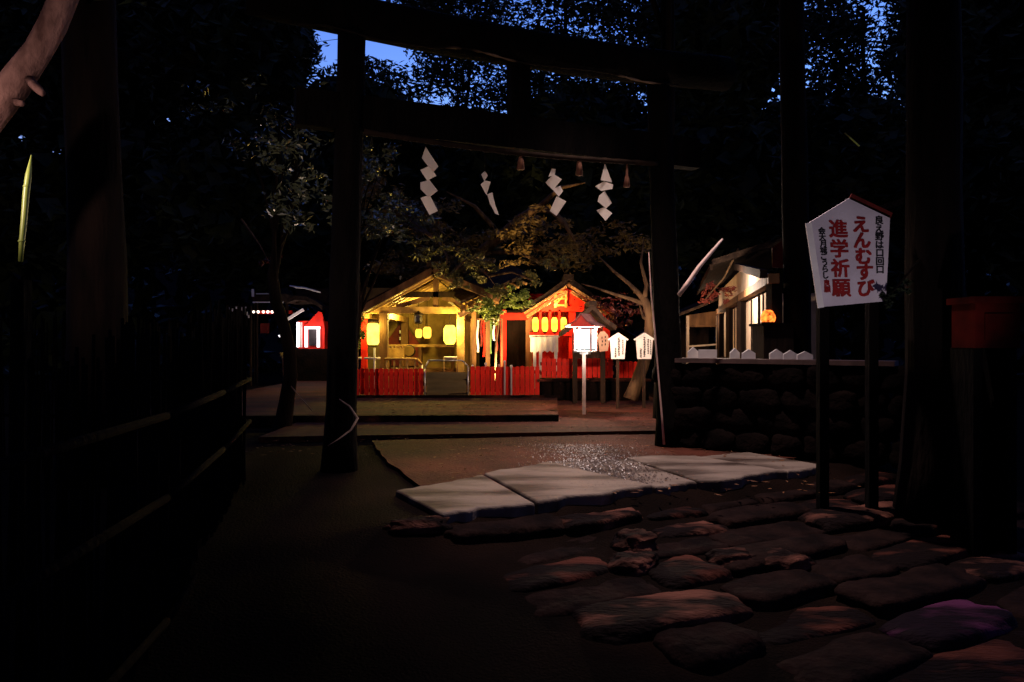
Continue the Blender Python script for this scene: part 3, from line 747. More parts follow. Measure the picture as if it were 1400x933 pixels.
# twisted tree right of the hall
tw = thing('twisted_tree', at(862,542,14.2), 'thin twisted bare tree lit brown beside the two plaque signs', 'tree')
b = MB(); Y = 14.2
b.tube([at(862,546,Y), at(870,523,Y), at(878,503,Y), at(884,480,Y), at(889,452,Y), at(889,432,Y), at(884,416,Y), at(880,408,Y)], [.14,.12,.115,.11,.11,.10,.085,.07], 10, .15, 2); b.build('trunk', M_BROWNBARK, tw, True)
for pts_, r_ in (([(884,417),(862,409),(838,402),(815,394),(795,388)],[.05,.04,.03,.022,.01]), ([(882,412),(872,400),(860,388),(840,372),(820,352)],[.06,.05,.04,.03,.012]), ([(889,440),(880,434),(878,428),(874,415)],[.04,.035,.03,.01]), ([(881,409),(884,390),(876,360),(880,330)],[.05,.04,.03,.01])):
    b = MB(); b.tube([at(x, y, Y+.15*i) for i, (x, y) in enumerate(pts_)], r_, 7, .1, 3); b.build('branch', M_BROWNBARK, tw, True)
b = MB(); rng = random.Random(8)
b.leaves(at(845,415,14.8), (.7,.4,.28), 260, .10, rng, 12); b.leaves(at(840,430,15.2), (.5,.4,.3), 220, .10, rng, 8); b.build('crown', L_RED, tw)

# arching maple over the pavilion, lit from below
mp = thing('arching_maple', at(640,540,21.5), 'arching maple tree above the pavilion roof, brown leaves lit from below', 'tree')
Y = 20.0; arch = [(612,470,21.5),(614,420,21.2),(628,375,20.5),(655,347,19.8),(685,322,19.2),(712,298,18.8),(735,285,18.5),(756,289,18.2),(772,306,18.0),(786,330,17.8)]
b = MB(); b.tube([at(*q) for q in arch], [.2,.19,.17,.15,.13,.115,.10,.08,.06,.03], 10, .15, 5); b.build('trunk', M_BROWNBARK, mp, True)
rng = random.Random(21)
for (a_, e_) in (((655,347,19.8),(560,290,18.6)), ((628,375,20.5),(540,325,18.8)), ((685,322,19.2),(610,262,18.2)), ((735,285,18.5),(800,250,17.6)), ((655,347,19.8),(760,365,18.2))):
    p, e = at(*a_), at(*e_); m_ = (p+e)/2+Vector((0,0,.2))
    b = MB(); b.tube([p, m_, e], [.08,.055,.015], 7); b.build('branch', M_BROWNBARK, mp, True)
b = MB()
for (px, py, Y, rx, rz, n, cl) in [(545,310,17.6,1.15,.35,900,26),(520,270,17.8,.6,.6,300,12),(600,345,19.0,1.2,.5,700,24),(570,370,18.8,1.2,.25,500,20),(690,322,18.9,.9,.28,500,16),(735,300,18.2,.7,.35,320,12),(660,370,18.2,.9,.3,420,16),(760,345,18.5,1.3,.45,600,22),(830,330,19,1.2,.5,500,18),(600,300,19,1.4,.5,500,20)]:
    b.leaves(at(px, py, Y), (rx,.8,rz), int(n*1.5), .17, rng, cl)
b.build('crown', L_MAPLE, mp)
# bright sprig in front of the link roof
sp = thing('leafy_sapling', at(700,540,16.0), 'slender sapling with bright green leaves before the link roof', 'sapling')
b = MB(); b.tube([at(676,540,16.1), at(678,470,16.1), at(684,425,16.0), at(692,402,15.9)], [.03,.026,.02,.01], 7); b.build('trunk', M_BROWNBARK, sp, True)
b = MB(); rng = random.Random(5)
for (px, py, rx, rz, n) in [(692,402,.40,.26,420),(680,414,.34,.22,300),(706,408,.34,.2,260),(668,430,.22,.26,200),(655,420,.24,.16,140)]: b.leaves(at(px, py, 15.9), (rx,.3,rz), n, .12, rng, 9)
b.build('crown', L_GREEN, sp)
db = thing('drooping_branch', at(600,330,15.6), 'drooping olive-leaved branch hanging over the right side of the pavilion roof', 'branch')
b = MB(); rng = random.Random(15)
for q_ in ([(560,300,16.2),(600,330,15.9),(640,352,15.6),(668,378,15.4),(684,400,15.3)], [(600,330,15.9),(580,318,16.4),(556,308,17.0),(520,312,17.2)], [(600,330,15.9),(612,352,15.6),(606,376,15.4)], [(640,352,15.6),(620,372,15.4),(626,392,15.3)], [(668,378,15.4),(700,372,15.3),(728,384,15.3)]):
    b.tube([at(*p) for p in q_], [.03,.022,.016,.011,.006][:len(q_)], 6)
b.build('stem', M_BROWNBARK, db, True)
b = MB()
for (px, py, rx, rz, n, cl) in [(606,372,.28,.2,150,10),(626,388,.26,.18,150,10),(655,372,.4,.2,200,12),(682,396,.26,.22,170,10),(725,382,.3,.16,140,9),(640,350,.4,.18,160,10),(585,338,.5,.25,180,10),(505,300,.5,.2,160,10),(530,318,.6,.2,220,12),(562,306,.6,.2,220,12),(760,360,.4,.2,120,8)]: b.leaves(at(px, py, 15.4 if px > 570 else 17.2), (rx,.35,rz), n, .13, rng, cl, .2, .5)
b.build('leaves', leafmat('olive leaves', (.22,.21,.05), (.09,.08,.025), .5, .3), db)
# lit shrub left of pavilion
sb = thing('tall_shrub', at(488,545,16.2), 'tall slim shrub lit yellow-green at the left pavilion corner', 'shrub')
b = MB(); b.tube([at(489,545,16.2), at(488,480,16.2), at(490,430,16.2), at(491,370,16.2)], [.03,.028,.02,.012], 7); b.tube([at(489,412,16.2), at(481,424,16.2)], [.015,.01], 6); b.tube([at(490,405,16.2), at(496,412,16.2)], [.015,.01], 6); b.build('trunk', M_PALEBARK, sb, True)
b = MB(); rng = random.Random(6); b.leaves(at(489,456,16.2), (.16,.2,.42), 260, .11, rng, 14); b.build('crown', L_GREEN, sb)

# glossy camellia near the left post
tree('camellia_tree', 'broadleaf evergreen with glossy leaves glinting left of the torii post', (-3.3,10.6,0), (-2.9,9.8,3.9), .12,
     [(at(400,215,9.4),(.55,.5,.40),260,.11,14), (at(405,270,9.3),(.45,.4,.35),220,.11,12), (at(370,200,9.6),(.6,.5,.3),150,.11,10), (at(430,290,9.5),(.3,.3,.3),140,.11,8), (at(340,150,9.8),(.9,.6,.5),240,.12,12)], L_GLOSS, M_BARK, seed=4, limbs=10)
tree('camellia_tree', 'small evergreen with brown-lit leaves right of the left torii post', (-2.9,13.4,.0), (-2.7,13.0,3.6), .10,
     [(at(515,225,12.8),(.45,.5,.5),360,.14,16), (at(520,310,12.8),(.6,.5,.28),420,.14,18), (at(545,290,13.2),(.7,.5,.4),260,.14,14)], L_GLOSS, M_BARK, seed=9, limbs=9)
# red twig
rt = thing('maple_twig', at(367,380,12.0), 'small clump of dull red maple leaves above the long shelter', 'twig')
b = MB(); b.tube([at(330,300,12.2), at(355,335,12.1), at(367,358,12.0)], [.02,.014,.006], 6); b.build('stem', M_BROWNBARK, rt)
b = MB(); b.leaves(at(367,354,12.0), (.2,.15,.18), 130, .08, random.Random(3), 6); b.build('leaves', L_RED, rt)

# dense dark trees around the yard, their crowns against the sky
TL = {'w': 'dense dark evergreen massed behind the shrine yard among its like', 't': 'thin-leaved tree letting the blue dusk sky through'}
def crown_px(px, py, Y, rpx, rpy, n, sz, cl=0): return (at(px, py, Y), (rpx/F*Y, min(rpx/F*Y, 3.2), rpy/F*Y), n, sz, cl)
G_W = 'dense dark trees around the shrine yard'
def wood(px, Y, crowns, label, seed, r0=.3, lm=None, core=.55):
    base = at(px, 0, Y); base.z = ground_height(base.x, base.y)
    tp = Vector(crowns[0][0]); 
    tree('evergreen_tree', label, base, (tp.x, tp.y, tp.z+.3*crowns[0][1][2]), r0, crowns, lm or L_DARK, M_BARK, G_W, limbs=8, seed=seed, bend=.5, core=core)
D = 3600
wood(-40, 25, [crown_px(-60,60,25,170,170,D,.42), crown_px(-60,260,25,140,130,1800,.42)], 'dense dark evergreen at the far left edge of the yard', 31)
wood(150, 26, [crown_px(140,70,26,170,160,D,.42), crown_px(150,270,26,150,130,2200,.42)], 'dense dark evergreen second from the left edge', 32)
wood(320, 25, [crown_px(310,70,25,125,150,D,.42), crown_px(330,270,25,140,130,2200,.42)], 'dense dark evergreen above the long shelter on the left', 33)
wood(470, 27, [crown_px(480,215,27,130,120,D,.36), crown_px(480,340,27,120,80,1500,.42)], 'rounded dark evergreen behind the left torii post', 34)
wood(640, 28, [crown_px(630,255,28,130,105,D,.36), crown_px(640,370,28,120,70,1500,.42)], 'dark evergreen straight behind the pavilion roof', 35)
wood(800, 27, [crown_px(800,215,27,140,105,D,.36), crown_px(800,340,27,130,90,1800,.42)], 'dark evergreen straight behind the red hall', 36)
wood(960, 24, [crown_px(975,60,24,100,160,D,.40), crown_px(960,260,24,140,120,2400,.40)], 'tall dark evergreen behind the right torii post', 37)
wood(1130, 26, [crown_px(1130,240,26,150,130,D,.36), crown_px(1130,370,26,130,70,1500,.42)], 'rounded dark evergreen behind the large white sign', 38)
wood(1330, 25, [crown_px(1345,60,25,120,170,D,.42), crown_px(1320,260,25,150,130,2400,.42)], 'tall dark evergreen right of the speckled gap in the sky', 39)
wood(1500, 25, [crown_px(1510,100,25,140,190,D,.42), crown_px(1500,280,25,140,130,1500,.42)], 'dense dark evergreen beyond the right edge', 40)
# thin crowns through which the sky shows
wood(600, 31, [crown_px(640,110,31,115,75,6500,.30,75), crown_px(610,15,31,85,50,5000,.32,70), crown_px(395,50,30,42,70,3400,.32,40), crown_px(505,112,31,60,28,1500,.30)], 'thin-leaved tree with dusk sky sparkling through, under the top beam', 41, .2, core=0)
wood(770, 30, [crown_px(770,10,30,130,65,7500,.30,80), crown_px(900,20,30,80,110,4200,.34), crown_px(800,110,30,110,50,5000,.30)], 'thin-leaved tree with dusk sky sparkling through, above the top beam', 42, .2, core=0)
wood(1170, 30, [crown_px(1185,40,30,90,100,6200,.30,60), crown_px(1090,20,30,90,120,5200,.32,100), crown_px(1255,90,30,55,130,3500,.34)], 'thin-leaved tree with dusk sky sparkling through, above the white sign', 43, .2, core=0)

# big trees close around, mostly above and beside the frame: they shade the yard from the sky
G_C = 'tall trees around the approach'
cn = [(-8,3,11.5,5.2,'tall dark tree just beyond the left edge of the approach'), (8.5,3,11.5,5.4,'tall dark tree just beyond the right edge of the approach'),
      (-4,-6,11,5.6,'tall dark tree behind the visitor on the left'), (4.5,-6,11,5.6,'tall dark tree behind the visitor on the right'),
      (-11,12,12.5,5.0,'tall dark tree left of the long shelter'), (11,12,12.5,5.2,'tall dark tree beyond the office on the right'),
      (-12,-4,11,6,'outlying dark tree far behind on the left'), (13,-4,11,6,'outlying dark tree far behind on the right'), (0,-14,10,6.5,'outlying dark tree straight behind the visitor')]
for i, (x, y, z, r, lb) in enumerate(cn):
    tree('tall_tree', lb, (x, y, ground_height(x, y)), (x*.9, y, z), .34,
         [((x*.85, y, z), (r, r, r*.62), 3400, .55, 0), ((x*.45, y+.6, z+1.5), (r*.8, r, r*.5), 2200, .55, 0)], L_DARK, M_BARK, G_C, limbs=8, seed=60+i, bend=.4, core=.5)
# the bamboo thicket that closes the yard all round
b = MB(); rng = random.Random(77)
for i in range(15000):
    th_ = rng.uniform(0, 2*math.pi); rr_ = rng.uniform(25.5, 29.0)
    cz = rng.uniform(-.3, 8.5)*(.75+.25*math.sin(th_*7)+.0)
    p = Vector((math.cos(th_)*rr_, 6+math.sin(th_)*rr_, cz))
    b.leaves(p, (.2,.2,.2), 1, 1.15, rng, 0, .0, .6, (.4,.6))
tag(b.build('bamboo_thicket', L_DARK, origin=(0,6,0)), 'dark leafy thicket closing the yard on every side', kind='stuff')
# near dark trunks
def bare_trunk(px, py0, Y, r, label, lean=0, seed=1, top=9.0, bm_=None):
    p = at(px, py0, Y); base = Vector((p.x, Y, ground_height(p.x, Y)))
    crown = [((p.x+lean*top, Y+.3, top+.9), (2.6,2.4,1.7), 900, .5, 0)]
    tree('cedar_tree', label, base, (p.x+lean*top, Y, top), r, crown, L_DARK, bm_ or M_BARK, 'cedar trunks near the gate', limbs=4, seed=seed, bend=.12, r1=.7)
bare_trunk(1086, 480, 8.65, .165, 'straight dark cedar trunk left of the large white sign', 0, 71)
bare_trunk(1275, 480, 6.3, .24, 'thick dark cedar trunk right of the large white sign', .005, 72)
bare_trunk(909, 480, 11.6, .14, 'dark cedar trunk behind the right torii post', .004, 73)
bare_trunk(130, 480, 6.8, .26, 'thick dark cedar trunk left of the gate', -.01, 74)

# pale limb, upper left
pt_ = thing('leaning_tree', Vector((-4.6,4.6,-.45)), 'leaning tree with a pale pinkish trunk crossing the upper left corner', 'tree')
b = MB(); Y = 5.0
b.tube([(-4.7,4.6,-.5), (-4.4,4.7,1.2), at(-70,230,Y), at(-25,165,Y), at(18,118,Y), at(52,70,Y), at(72,35,Y), at(92,-15,Y), at(125,-110,Y), at(150,-260,Y)], [.17,.15,.13,.12,.10,.088,.085,.085,.08,.07], 14, .14, 7); b.build('trunk', M_PALEBARK, pt_, True)
b = MB(); b.tube([at(40,110,Y-.03), at(52,122,Y-.12), at(58,128,Y-.16)], [.035,.03,.02], 8, .2, 3); b.tube([at(20,140,Y-.03), at(30,142,Y-.1)], [.03,.02], 8); b.build('knots', M_PALEBARK, pt_, True)
b = MB(); b.leaves((-3.2,5.2,4.6), (1.8,1.4,.7), 1200, .28, random.Random(17), 0); b.build('crown', L_DARK, pt_)

# ================================================================= LEFT: brushwood fence, bamboo
bw = thing('brushwood_fence', Vector((-2.6,5.0,-.45)), 'dark brushwood fence along the left side of the approach', 'fence')
b = MB(); rng = random.Random(12); path_ = [Vector((-1.55,1.9,0)), Vector((-1.75,3.6,0)), Vector((-2.1,5.2,0)), Vector((-2.55,7.0,0)), Vector((-5.4,7.6,0))]
for q, s in zip(path_, path_[1:]):
    L = (s-q).length; n = int(L/.022); d = (s-q).normalized(); nn = Vector((-d.y, d.x, 0))
    for i in range(n):
        p = q.lerp(s, (i+rng.random()*.6)/n)+nn*rng.uniform(-.05,.05); h = 1.55+.25*noise.noise(Vector((p.x*1.3, p.y*1.3, 0)))+rng.uniform(-.12,.05)
        lean = Vector((rng.uniform(-.04,.04), rng.uniform(-.04,.04), 0)); g0 = Vector((p.x, p.y, ground_height(p.x, p.y)-.05))
        b.tube([g0, g0+Vector((0,0,h))+lean], [.011,.007], 4)
b.build('brushwood', mat('dark brushwood', (.006,.005,.004), (.003,.002,.002), .95, 12, spec=.02), bw)
for hz_ in (.35,.95,1.35):
    b = MB()
    for q, s in zip(path_, path_[1:]):
        d = (s-q).normalized(); nn = Vector((d.y, -d.x, 0))*.07
        b.tube([q+nn+Vector((0,0,hz_-.45)), s+nn+Vector((0,0,hz_-.45))], .02, 7)
    b.build('rail', M_BLACKBARK, bw, True)
bs = thing('bamboo_cane', at(28,358,4.0), 'short upright yellow-green bamboo cane at the far left', 'bamboo cane')
b = MB(); pts = [at(28,358,4.0), at(30,330,4.0), at(33,300,4.0), at(36,262,4.0), at(39,240,4.0), at(43,212,4.0)]
b.tube(pts, [.011,.0135,.0155,.0165,.0155,.003], 10); b.build('culm', M_BAMBOO, bs, True)
b = MB()
for (x, y) in ((30,330),(36.6,255)): p = at(x, y, 4.0); b.lathe(p-Vector((0,0,.006)), [(0,.016),(.006,.019),(.012,.016)], 10)
b.build('node', M_BAMBOO, bs, True)
b = MB(); p = at(20,520,4.02); b.box((at(26,0,4.05).x, 4.07, .55), (.07,.07,2.1)); b.build('stake', M_BLACKBARK, bs)
# bent twigs at the gate foot
def twig(pts, r, label, m):
    b = MB(); b.tube([at(*q) for q in pts], r, 6); tag(b.build('bent_twig', m, smooth=True), label, 'twig', 'bent twigs at the left gate post')
M_TWIG = mat('bare twig', (.30,.2,.15), (.18,.11,.08), .7, 12)
twig([(464,546,7.0),(478,556,6.9),(489,572,6.8),(480,588,6.7),(464,600,6.6),(448,610,6.5)], [.006,.009,.012,.010,.008,.005], 'bowed bare twig curving out from the foot of the left torii post', M_TWIG)
twig([(398,528,6.4),(408,541,6.4),(418,552,6.4),(427,562,6.4)], [.004,.006,.006,.004], 'short straight bare twig left of the bowed one', M_TWIG)

# ================================================================= LEFT BACKGROUND: sub-shrine and long shelter
YA = 21.0
ax = thing('auxiliary_shrine', at(428,480,YA), 'small red auxiliary shrine with a white lit doorway left of the torii post', 'small shrine')
def axx(px): return (px-CX)/F*YA
def axz(py): return EYE-(py-HY)/F*YA
b = MB(); b.box((axx(425), YA+.25, axz(458)), (axx(444)-axx(408), .4, axz(440)-axz(478))); b.build('wall', M_RED, ax)
b = MB(); b.prism([(axx(417), YA-.05, axz(446)), (axx(444), YA-.05, axz(446)), (axx(441), YA-.05, axz(428)), (axx(436), YA-.05, axz(426))], (0,.08,0)); b.build('gable_panel', M_RED, ax)
b = MB(); 
for px in (420,436.5): b.box((axx(px), YA-.1, axz(461)), (.075,.05,axz(447)-axz(475)))
b.box((axx(428.3), YA-.1, axz(448.5)), (axx(439)-axx(418), .05, .07)); b.build('glowing_door_frame', G_COOL, ax)  # frame is no lamp; its lit look is given as emission
b = MB(); b.box((axx(428.3), YA-.02, axz(461)), (.25,.03,axz(450)-axz(474))); b.build('door', M_DKMETAL, ax)
for px in (409.5,413.5):
    b = MB(); b.box((axx(px), YA-.15, axz(458)), (.06,.06,axz(441)-axz(475))); b.build('post', G_COOL if px < 411 else M_WHITE, ax)  # left post glows to look lit
for pts_ in ([(400,416),(412,412),(426,413),(438,418),(448,425)],):
    b = MB(); up_ = [Vector((axx(x), YA-.6, axz(y))) for x, y in pts_]
    b.prism(up_+[p+Vector((0,0,.12)) for p in up_[::-1]], (0,1.6,0)); b.build('roof', M_ROOF, ax)
b = MB(); b.beam((axx(398), YA-.3, axz(437)), (axx(419), YA-.3, axz(424)), .06, .08); b.build('bargeboard', M_WHITE, ax)
b = MB(); b.tube([Vector((axx(x), YA-.62, axz(y))) for x, y in ((405,393),(414,395),(425,396),(436,399),(446,402))], [.02,.03,.03,.03,.02], 6); b.build('lit_ridge_line', M_WHITE, ax, True)  # white tube drawn as the lit roof edge
b = MB(); b.box((axx(428), YA+.1, (axz(478)-.0)/2), (1.1,1.0,axz(477))); b.build('stone_base', M_WALLSTONE, ax)
b = MB(); b.box((axx(427), YA+.3, axz(405)), (.9,.7,axz(394)-axz(414))); b.build('roof_body', M_ROOF, ax)

ls = thing('long_shelter', at(370,480,YA+.6), 'long low red shelter with light strips along its eaves at the left', 'shelter')
Y2 = YA+.8
def l2(px, py, dy=0): q = at(px, py, Y2); return Vector((q.x, Y2+dy, q.z))
b = MB(); b.beam(l2(350,408,.1), l2(398,408,.1), .9, .22); b.build('roof', M_ROOF, ls)
b = MB(); b.beam(l2(356,403,-.38), l2(383,403,-.38), .03, .03); b.build('lit_ridge_line', M_WHITE, ls)  # white strip stands in for light on the ridge edge
b = MB(); b.beam(l2(352,414.5,-.4), l2(393,414.5,-.4), .03, .035); b.build('lit_eave_line', M_WHITE, ls)  # light along the eave edge put into a white strip
b = MB(); b.beam(l2(348,427,.1), l2(398,427,.1), .12, .10); b.build('beam', M_RED, ls)
for px in (351,352.5,394): 
    b = MB(); a_ = l2(px,412,-.1); b.box((a_.x, a_.y, (a_.z)/2), (.07,.07,a_.z)); b.build('post', M_DKWOOD, ls)
b = MB(); a_ = l2(352.5,402,-.42); b.box(a_, (.06,.06,.22)); b.build('roof_finial', M_WHITE, ls)
b = MB(); b.box(l2(359,449,.2), (axx(366)-axx(354), .05, .30)); b.build('wall_panel', M_DKRED, ls)
b = MB(); b.box(l2(386,446,.2), (axx(394)-axx(379), .05, .18)); b.build('wall_panel', M_RED, ls)
b = MB(); b.prism([l2(380,459), l2(391,469), l2(395,469), l2(395,449), l2(391,455)], (0,.05,0)); b.build('lit_panel', G_COOL, ls)
for i, px in enumerate((349,355,362,368,374,379,387)):
    b = MB(); p = l2(px, 426.5, -.12); b.lathe(p-Vector((0,0,.05)), [(0,.015),(.02,.04),(.06,.045),(.08,.02)], 8); b.build('bulb', G_BULB, ls, True)
# paper slips on a line
sl = thing('prayer_slip_rack', at(327,470,20.5), 'rack of white paper fortune slips left of the long shelter', 'slip rack')
Y = 20.5
for px in (311,343): 
    b = MB(); p = at(px,418,Y); b.box((p.x, Y, p.z/2), (.05,.05,p.z)); b.build('post', M_DKWOOD, sl)
b = MB(); b.beam(at(310,419,Y), at(344,419,Y), .03, .03); b.build('rail', M_DKWOOD, sl)
for (px, py, h) in ((314,425,9),(318,424,4),(323,421,3),(331,423,6),(336,425,11),(338,429,5),(340,433,4)):
    b = MB(); p = at(px, py, Y-.03); b.box(p, (.035,.01,h/F*Y)); b.build('paper_slip', M_PAPER, sl)
# pale plant and lights before the hut
pp = thing('pale_shrub', at(385,505,18.5), 'small pale-leaved shrub standing below the lit panel of the long shelter', 'shrub')
b = MB(); b.tube([at(388,520,18.5), at(387,490,18.5)], [.02,.012], 6); b.build('stem', M_PALEBARK, pp)
b = MB(); b.leaves(at(387,489,18.5), (.12,.1,.2), 60, .12, random.Random(2), 4); b.build('leaves', mat('pale leaves', (.4,.32,.24), (.2,.15,.1), .5, 4), pp)

# ================================================================= RIGHT: low wall with plaques, office building
lw = thing('low_stone_wall', Vector((2.6,8.4,0)), 'low dark stone retaining wall right of the torii, bearing small plaques', 'stone wall')
w0, w1 = at(928,494,8.9), at(1150,478,7.9)
w0.z = w1.z = 1.03
b = MB(); rng = random.Random(14); dW = Vector((w1.x-w0.x, w1.y-w0.y, 0)); LW = dW.length; dW.normalize(); aw = math.atan2(dW.y, dW.x)
for row in range(4):
    s = -.1*row
    while s < LW+.8:
        w = rng.uniform(.3,.6); p = w0+dW*(s+w/2); b.stone((p.x, p.y+rng.uniform(-.05,.05), .11+row*.25), (w*1.05,.4,.28), aw+rng.uniform(-.1,.1), rng.random()*80, 4, .2, 4); s += w
b.build('stone_courses', M_WALLSTONE, lw, True)
b = MB(); b.beam(w0+Vector((0,-.06,0)), w1+dW*.5+Vector((0,-.06,0)), .34, .05); b.build('coping', mat('coping timber', (.10,.055,.05), (.05,.03,.025), .8, 6), lw)
SMP = None
for (px, py, w, h, lb, shape) in [(948,474,.13,.13,'leftmost small house-shaped plaque on the low wall',0), (968,475,.21,.10,'flat rectangular pinkish plate beside the leftmost plaque',1), (1005,471,.11,.12,'dim brown small plaque before the cream doors',0),
    (1024,470,.15,.11,'pale small plaque under the dark office post',0), (1062,467,.15,.11,'first of three close small plaques, left of the dark trunk',0), (1081,465,.15,.10,'middle of the three close small plaques on the low wall',0), (1101,464,.17,.09,'rightmost low small plaque on the wall below the sign',0)]:
    Yp = 8.9+(px-928)/222*(-1.0); Y = Yp-.06; c = at(px, 0, Y); z0 = 1.057
    t = MB()
    if shape == 0: pts = [(c.x-w/2, Y, z0), (c.x+w/2, Y, z0), (c.x+w/2, Y, z0+h*.55), (c.x, Y, z0+h), (c.x-w/2, Y, z0+h*.55)]
    else: pts = [(c.x-w/2, Y, z0), (c.x+w/2, Y, z0), (c.x+w/2, Y, z0+h), (c.x-w/2, Y, z0+h)]
    t.prism(pts, (0,.03,0)); tag(t.build('small_plaque', M_WHITE), lb, 'plaque', 'small white plaques on the low wall')

A = Vector((3.1,8.9,0)); e = Vector((.2113,.9774,0)); no = Vector((-.9774,.2113,0))
def rb(s, t, z): q = A+e*s+no*t; return Vector((q.x, q.y, z))
ob_ = thing('shrine_office', rb(3,0,0), 'dim shrine office with cream sliding doors and lit soffit at right', 'office building')
for s in (-.35,3.55,6.2,9.4):
    b = MB(); b.box(rb(s,0,1.0), (.13,.13,2.0), TA-.2); b.build('post', M_DKWOOD, ob_)
b = MB(); b.beam(rb(-.5,.02,1.97), rb(10,.02,1.97), .12, .11); b.build('eave_beam', M_WOOD, ob_)
b = MB(); b.prism([rb(-.3,-.03,1.98), rb(10,-.03,1.98), rb(10,-.03,2.46), rb(3.4,-.03,2.46), rb(-.3,-.03,2.02)], no*.04); b.build('upper_wall', M_CREAM, ob_)
b = MB(); b.beam(rb(-.4,.12,2.03), rb(3.5,.12,2.50), .08, .10); b.build('roof_edge', M_DKWOOD, ob_)
for (s0, s1) in ((-.25,.45),(.55,1.4),(1.5,3.4),(3.75,4.9),(5.0,6.1)):
    b = MB(); b.beam(rb(s0,-.06,1.36), rb(s1,-.06,1.36), .04, 1.05); pnl = b.build('sliding_door', M_CREAM, ob_)
    b = MB()
    for ss in (s0+.02, s1-.02, (s0+s1)/2): b.beam(rb(ss,-.035,.86), rb(ss,-.035,1.88), .025, .035, up=tuple(e))
    b.build('door_stile', M_DKWOOD, pnl)
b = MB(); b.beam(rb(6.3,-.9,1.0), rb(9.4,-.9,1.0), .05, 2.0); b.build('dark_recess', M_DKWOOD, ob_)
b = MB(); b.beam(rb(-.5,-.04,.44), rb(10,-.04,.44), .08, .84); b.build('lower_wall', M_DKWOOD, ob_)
b = MB(); b.prism([rb(3.3,.5,2.50), rb(3.3,-2.4,3.4), rb(10.2,-2.4,3.4), rb(10.2,.5,2.50)], (0,0,.1)); b.build('roof', M_ROOF, ob_)
b = MB(); b.beam(rb(3.3,.52,2.47), rb(10.2,.52,2.47), .05, .10); b.build('fascia', M_DKWOOD, ob_)
b = MB(); b.prism([rb(.2,-.05,2.16), rb(.2,-.4,2.12), rb(.2,-.4,2.66), rb(.2,-.05,2.40)], e*.04); b.build('gable_panel', M_DKRED, ob_)
b = MB(); b.beam(rb(9.7,-2.5,1.2), rb(9.7,0,1.2), .06, 2.4); b.build('end_wall', M_CREAM, ob_)
ct = thing('office_counter', at(1050,500,8.75), 'dark wooden counter before the office doors', 'counter')
b = MB(); p = at(1050,462,8.75); b.box((p.x, 8.6, .73), (.34,.4,1.4)); b.build('cabinet', M_DKWOOD, ct)
b = MB(); b.box((p.x, 8.6, 1.445), (.40,.46,.03)); b.build('countertop', M_BLACKBARK, ct)
fl = thing('orange_lantern', at(1050,441,8.5), 'glowing orange paper lantern standing on the dark counter', 'lantern')
p = at(1050,442,8.5); p.z = 1.462
b = MB(); b.lathe(p, [(0,.05),(.02,.075),(.06,.085),(.10,.075),(.13,.06),(.15,.035)], 14); b.build('paper_shade', G_FIRE, fl, True)
b = MB(); b.lathe(p-Vector((0,0,.001)), [(0,.075),(.014,.075)], 12); b.build('base', M_DKWOOD, fl)
hu = thing('store_hut', at(960,520,19.0), 'small dim brown hut with a dark opening left of the office', 'hut')
Y = 19.0
for px in (940,981):
    b = MB(); p = at(px,432,Y); b.box((p.x, Y, p.z/2), (.07,.07,p.z)); b.build('post', M_CREAM, hu)
b = MB(); b.beam(at(938,446,Y), at(983,446,Y), .05, .05); b.build('lintel', M_WOOD, hu)
b = MB(); b.prism([at(940,445,Y+.03), at(981,445,Y+.03), at(990,424,Y+.03), at(940,431,Y+.03)], (0,.05,0)); b.build('upper_wall', M_WOOD, hu)
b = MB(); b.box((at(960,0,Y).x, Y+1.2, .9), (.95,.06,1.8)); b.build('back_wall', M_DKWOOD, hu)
b = MB(); b.prism([at(930,432,Y-.4), at(965,418,Y-.4), at(1002,402,Y-.4), at(1002,399,Y-.4), at(965,414,Y-.4), at(930,428,Y-.4)], (0,2,0)); b.build('roof', M_ROOF, hu)
b = MB(); b.beam(at(940,474,Y), at(981,471,Y), .05, .04); b.build('sill', M_CREAM, hu)
# red leaves hanging by the office
ml = thing('maple_twig', at(980,390,12.6), 'red maple twig hanging in front of the office eave', 'twig')
b = MB(); b.tube([at(1010,340,12.4), at(990,380,12.5), at(968,405,12.6), at(960,415,12.6)], [.02,.015,.01,.005], 6); b.build('stem', M_BROWNBARK, ml)
b = MB(); rng = random.Random(33); b.leaves(at(970,402,12.6), (.28,.2,.2), 140, .10, rng, 10); b.leaves(at(996,402,12.6), (.14,.15,.18), 80, .10, rng, 6); b.build('leaves', L_RED, ml)
# pale strip added in place of a lit eave edge
b = MB(); b.tube([at(928,404,8.2), at(940,388,8.2), at(955,366,8.2), at(970,348,8.2), at(988,327,8.2)], [.026,.027,.024,.02,.012], 8, .1, 3)
tag(b.build('lit_eave_edge', mat('lit eave colour', (.75,.58,.52), (.5,.36,.3), .8, 6), smooth=True), 'pale slanting strip added as a lit eave edge right of the torii', 'branch')
b = MB(); b.tube([at(1155,182,7.2), at(1175,200,7.2)], [.008,.008], 6)
tag(b.build('bamboo_splint', M_BAMBOO), 'short pale bamboo splint high above the large white sign', 'splint')

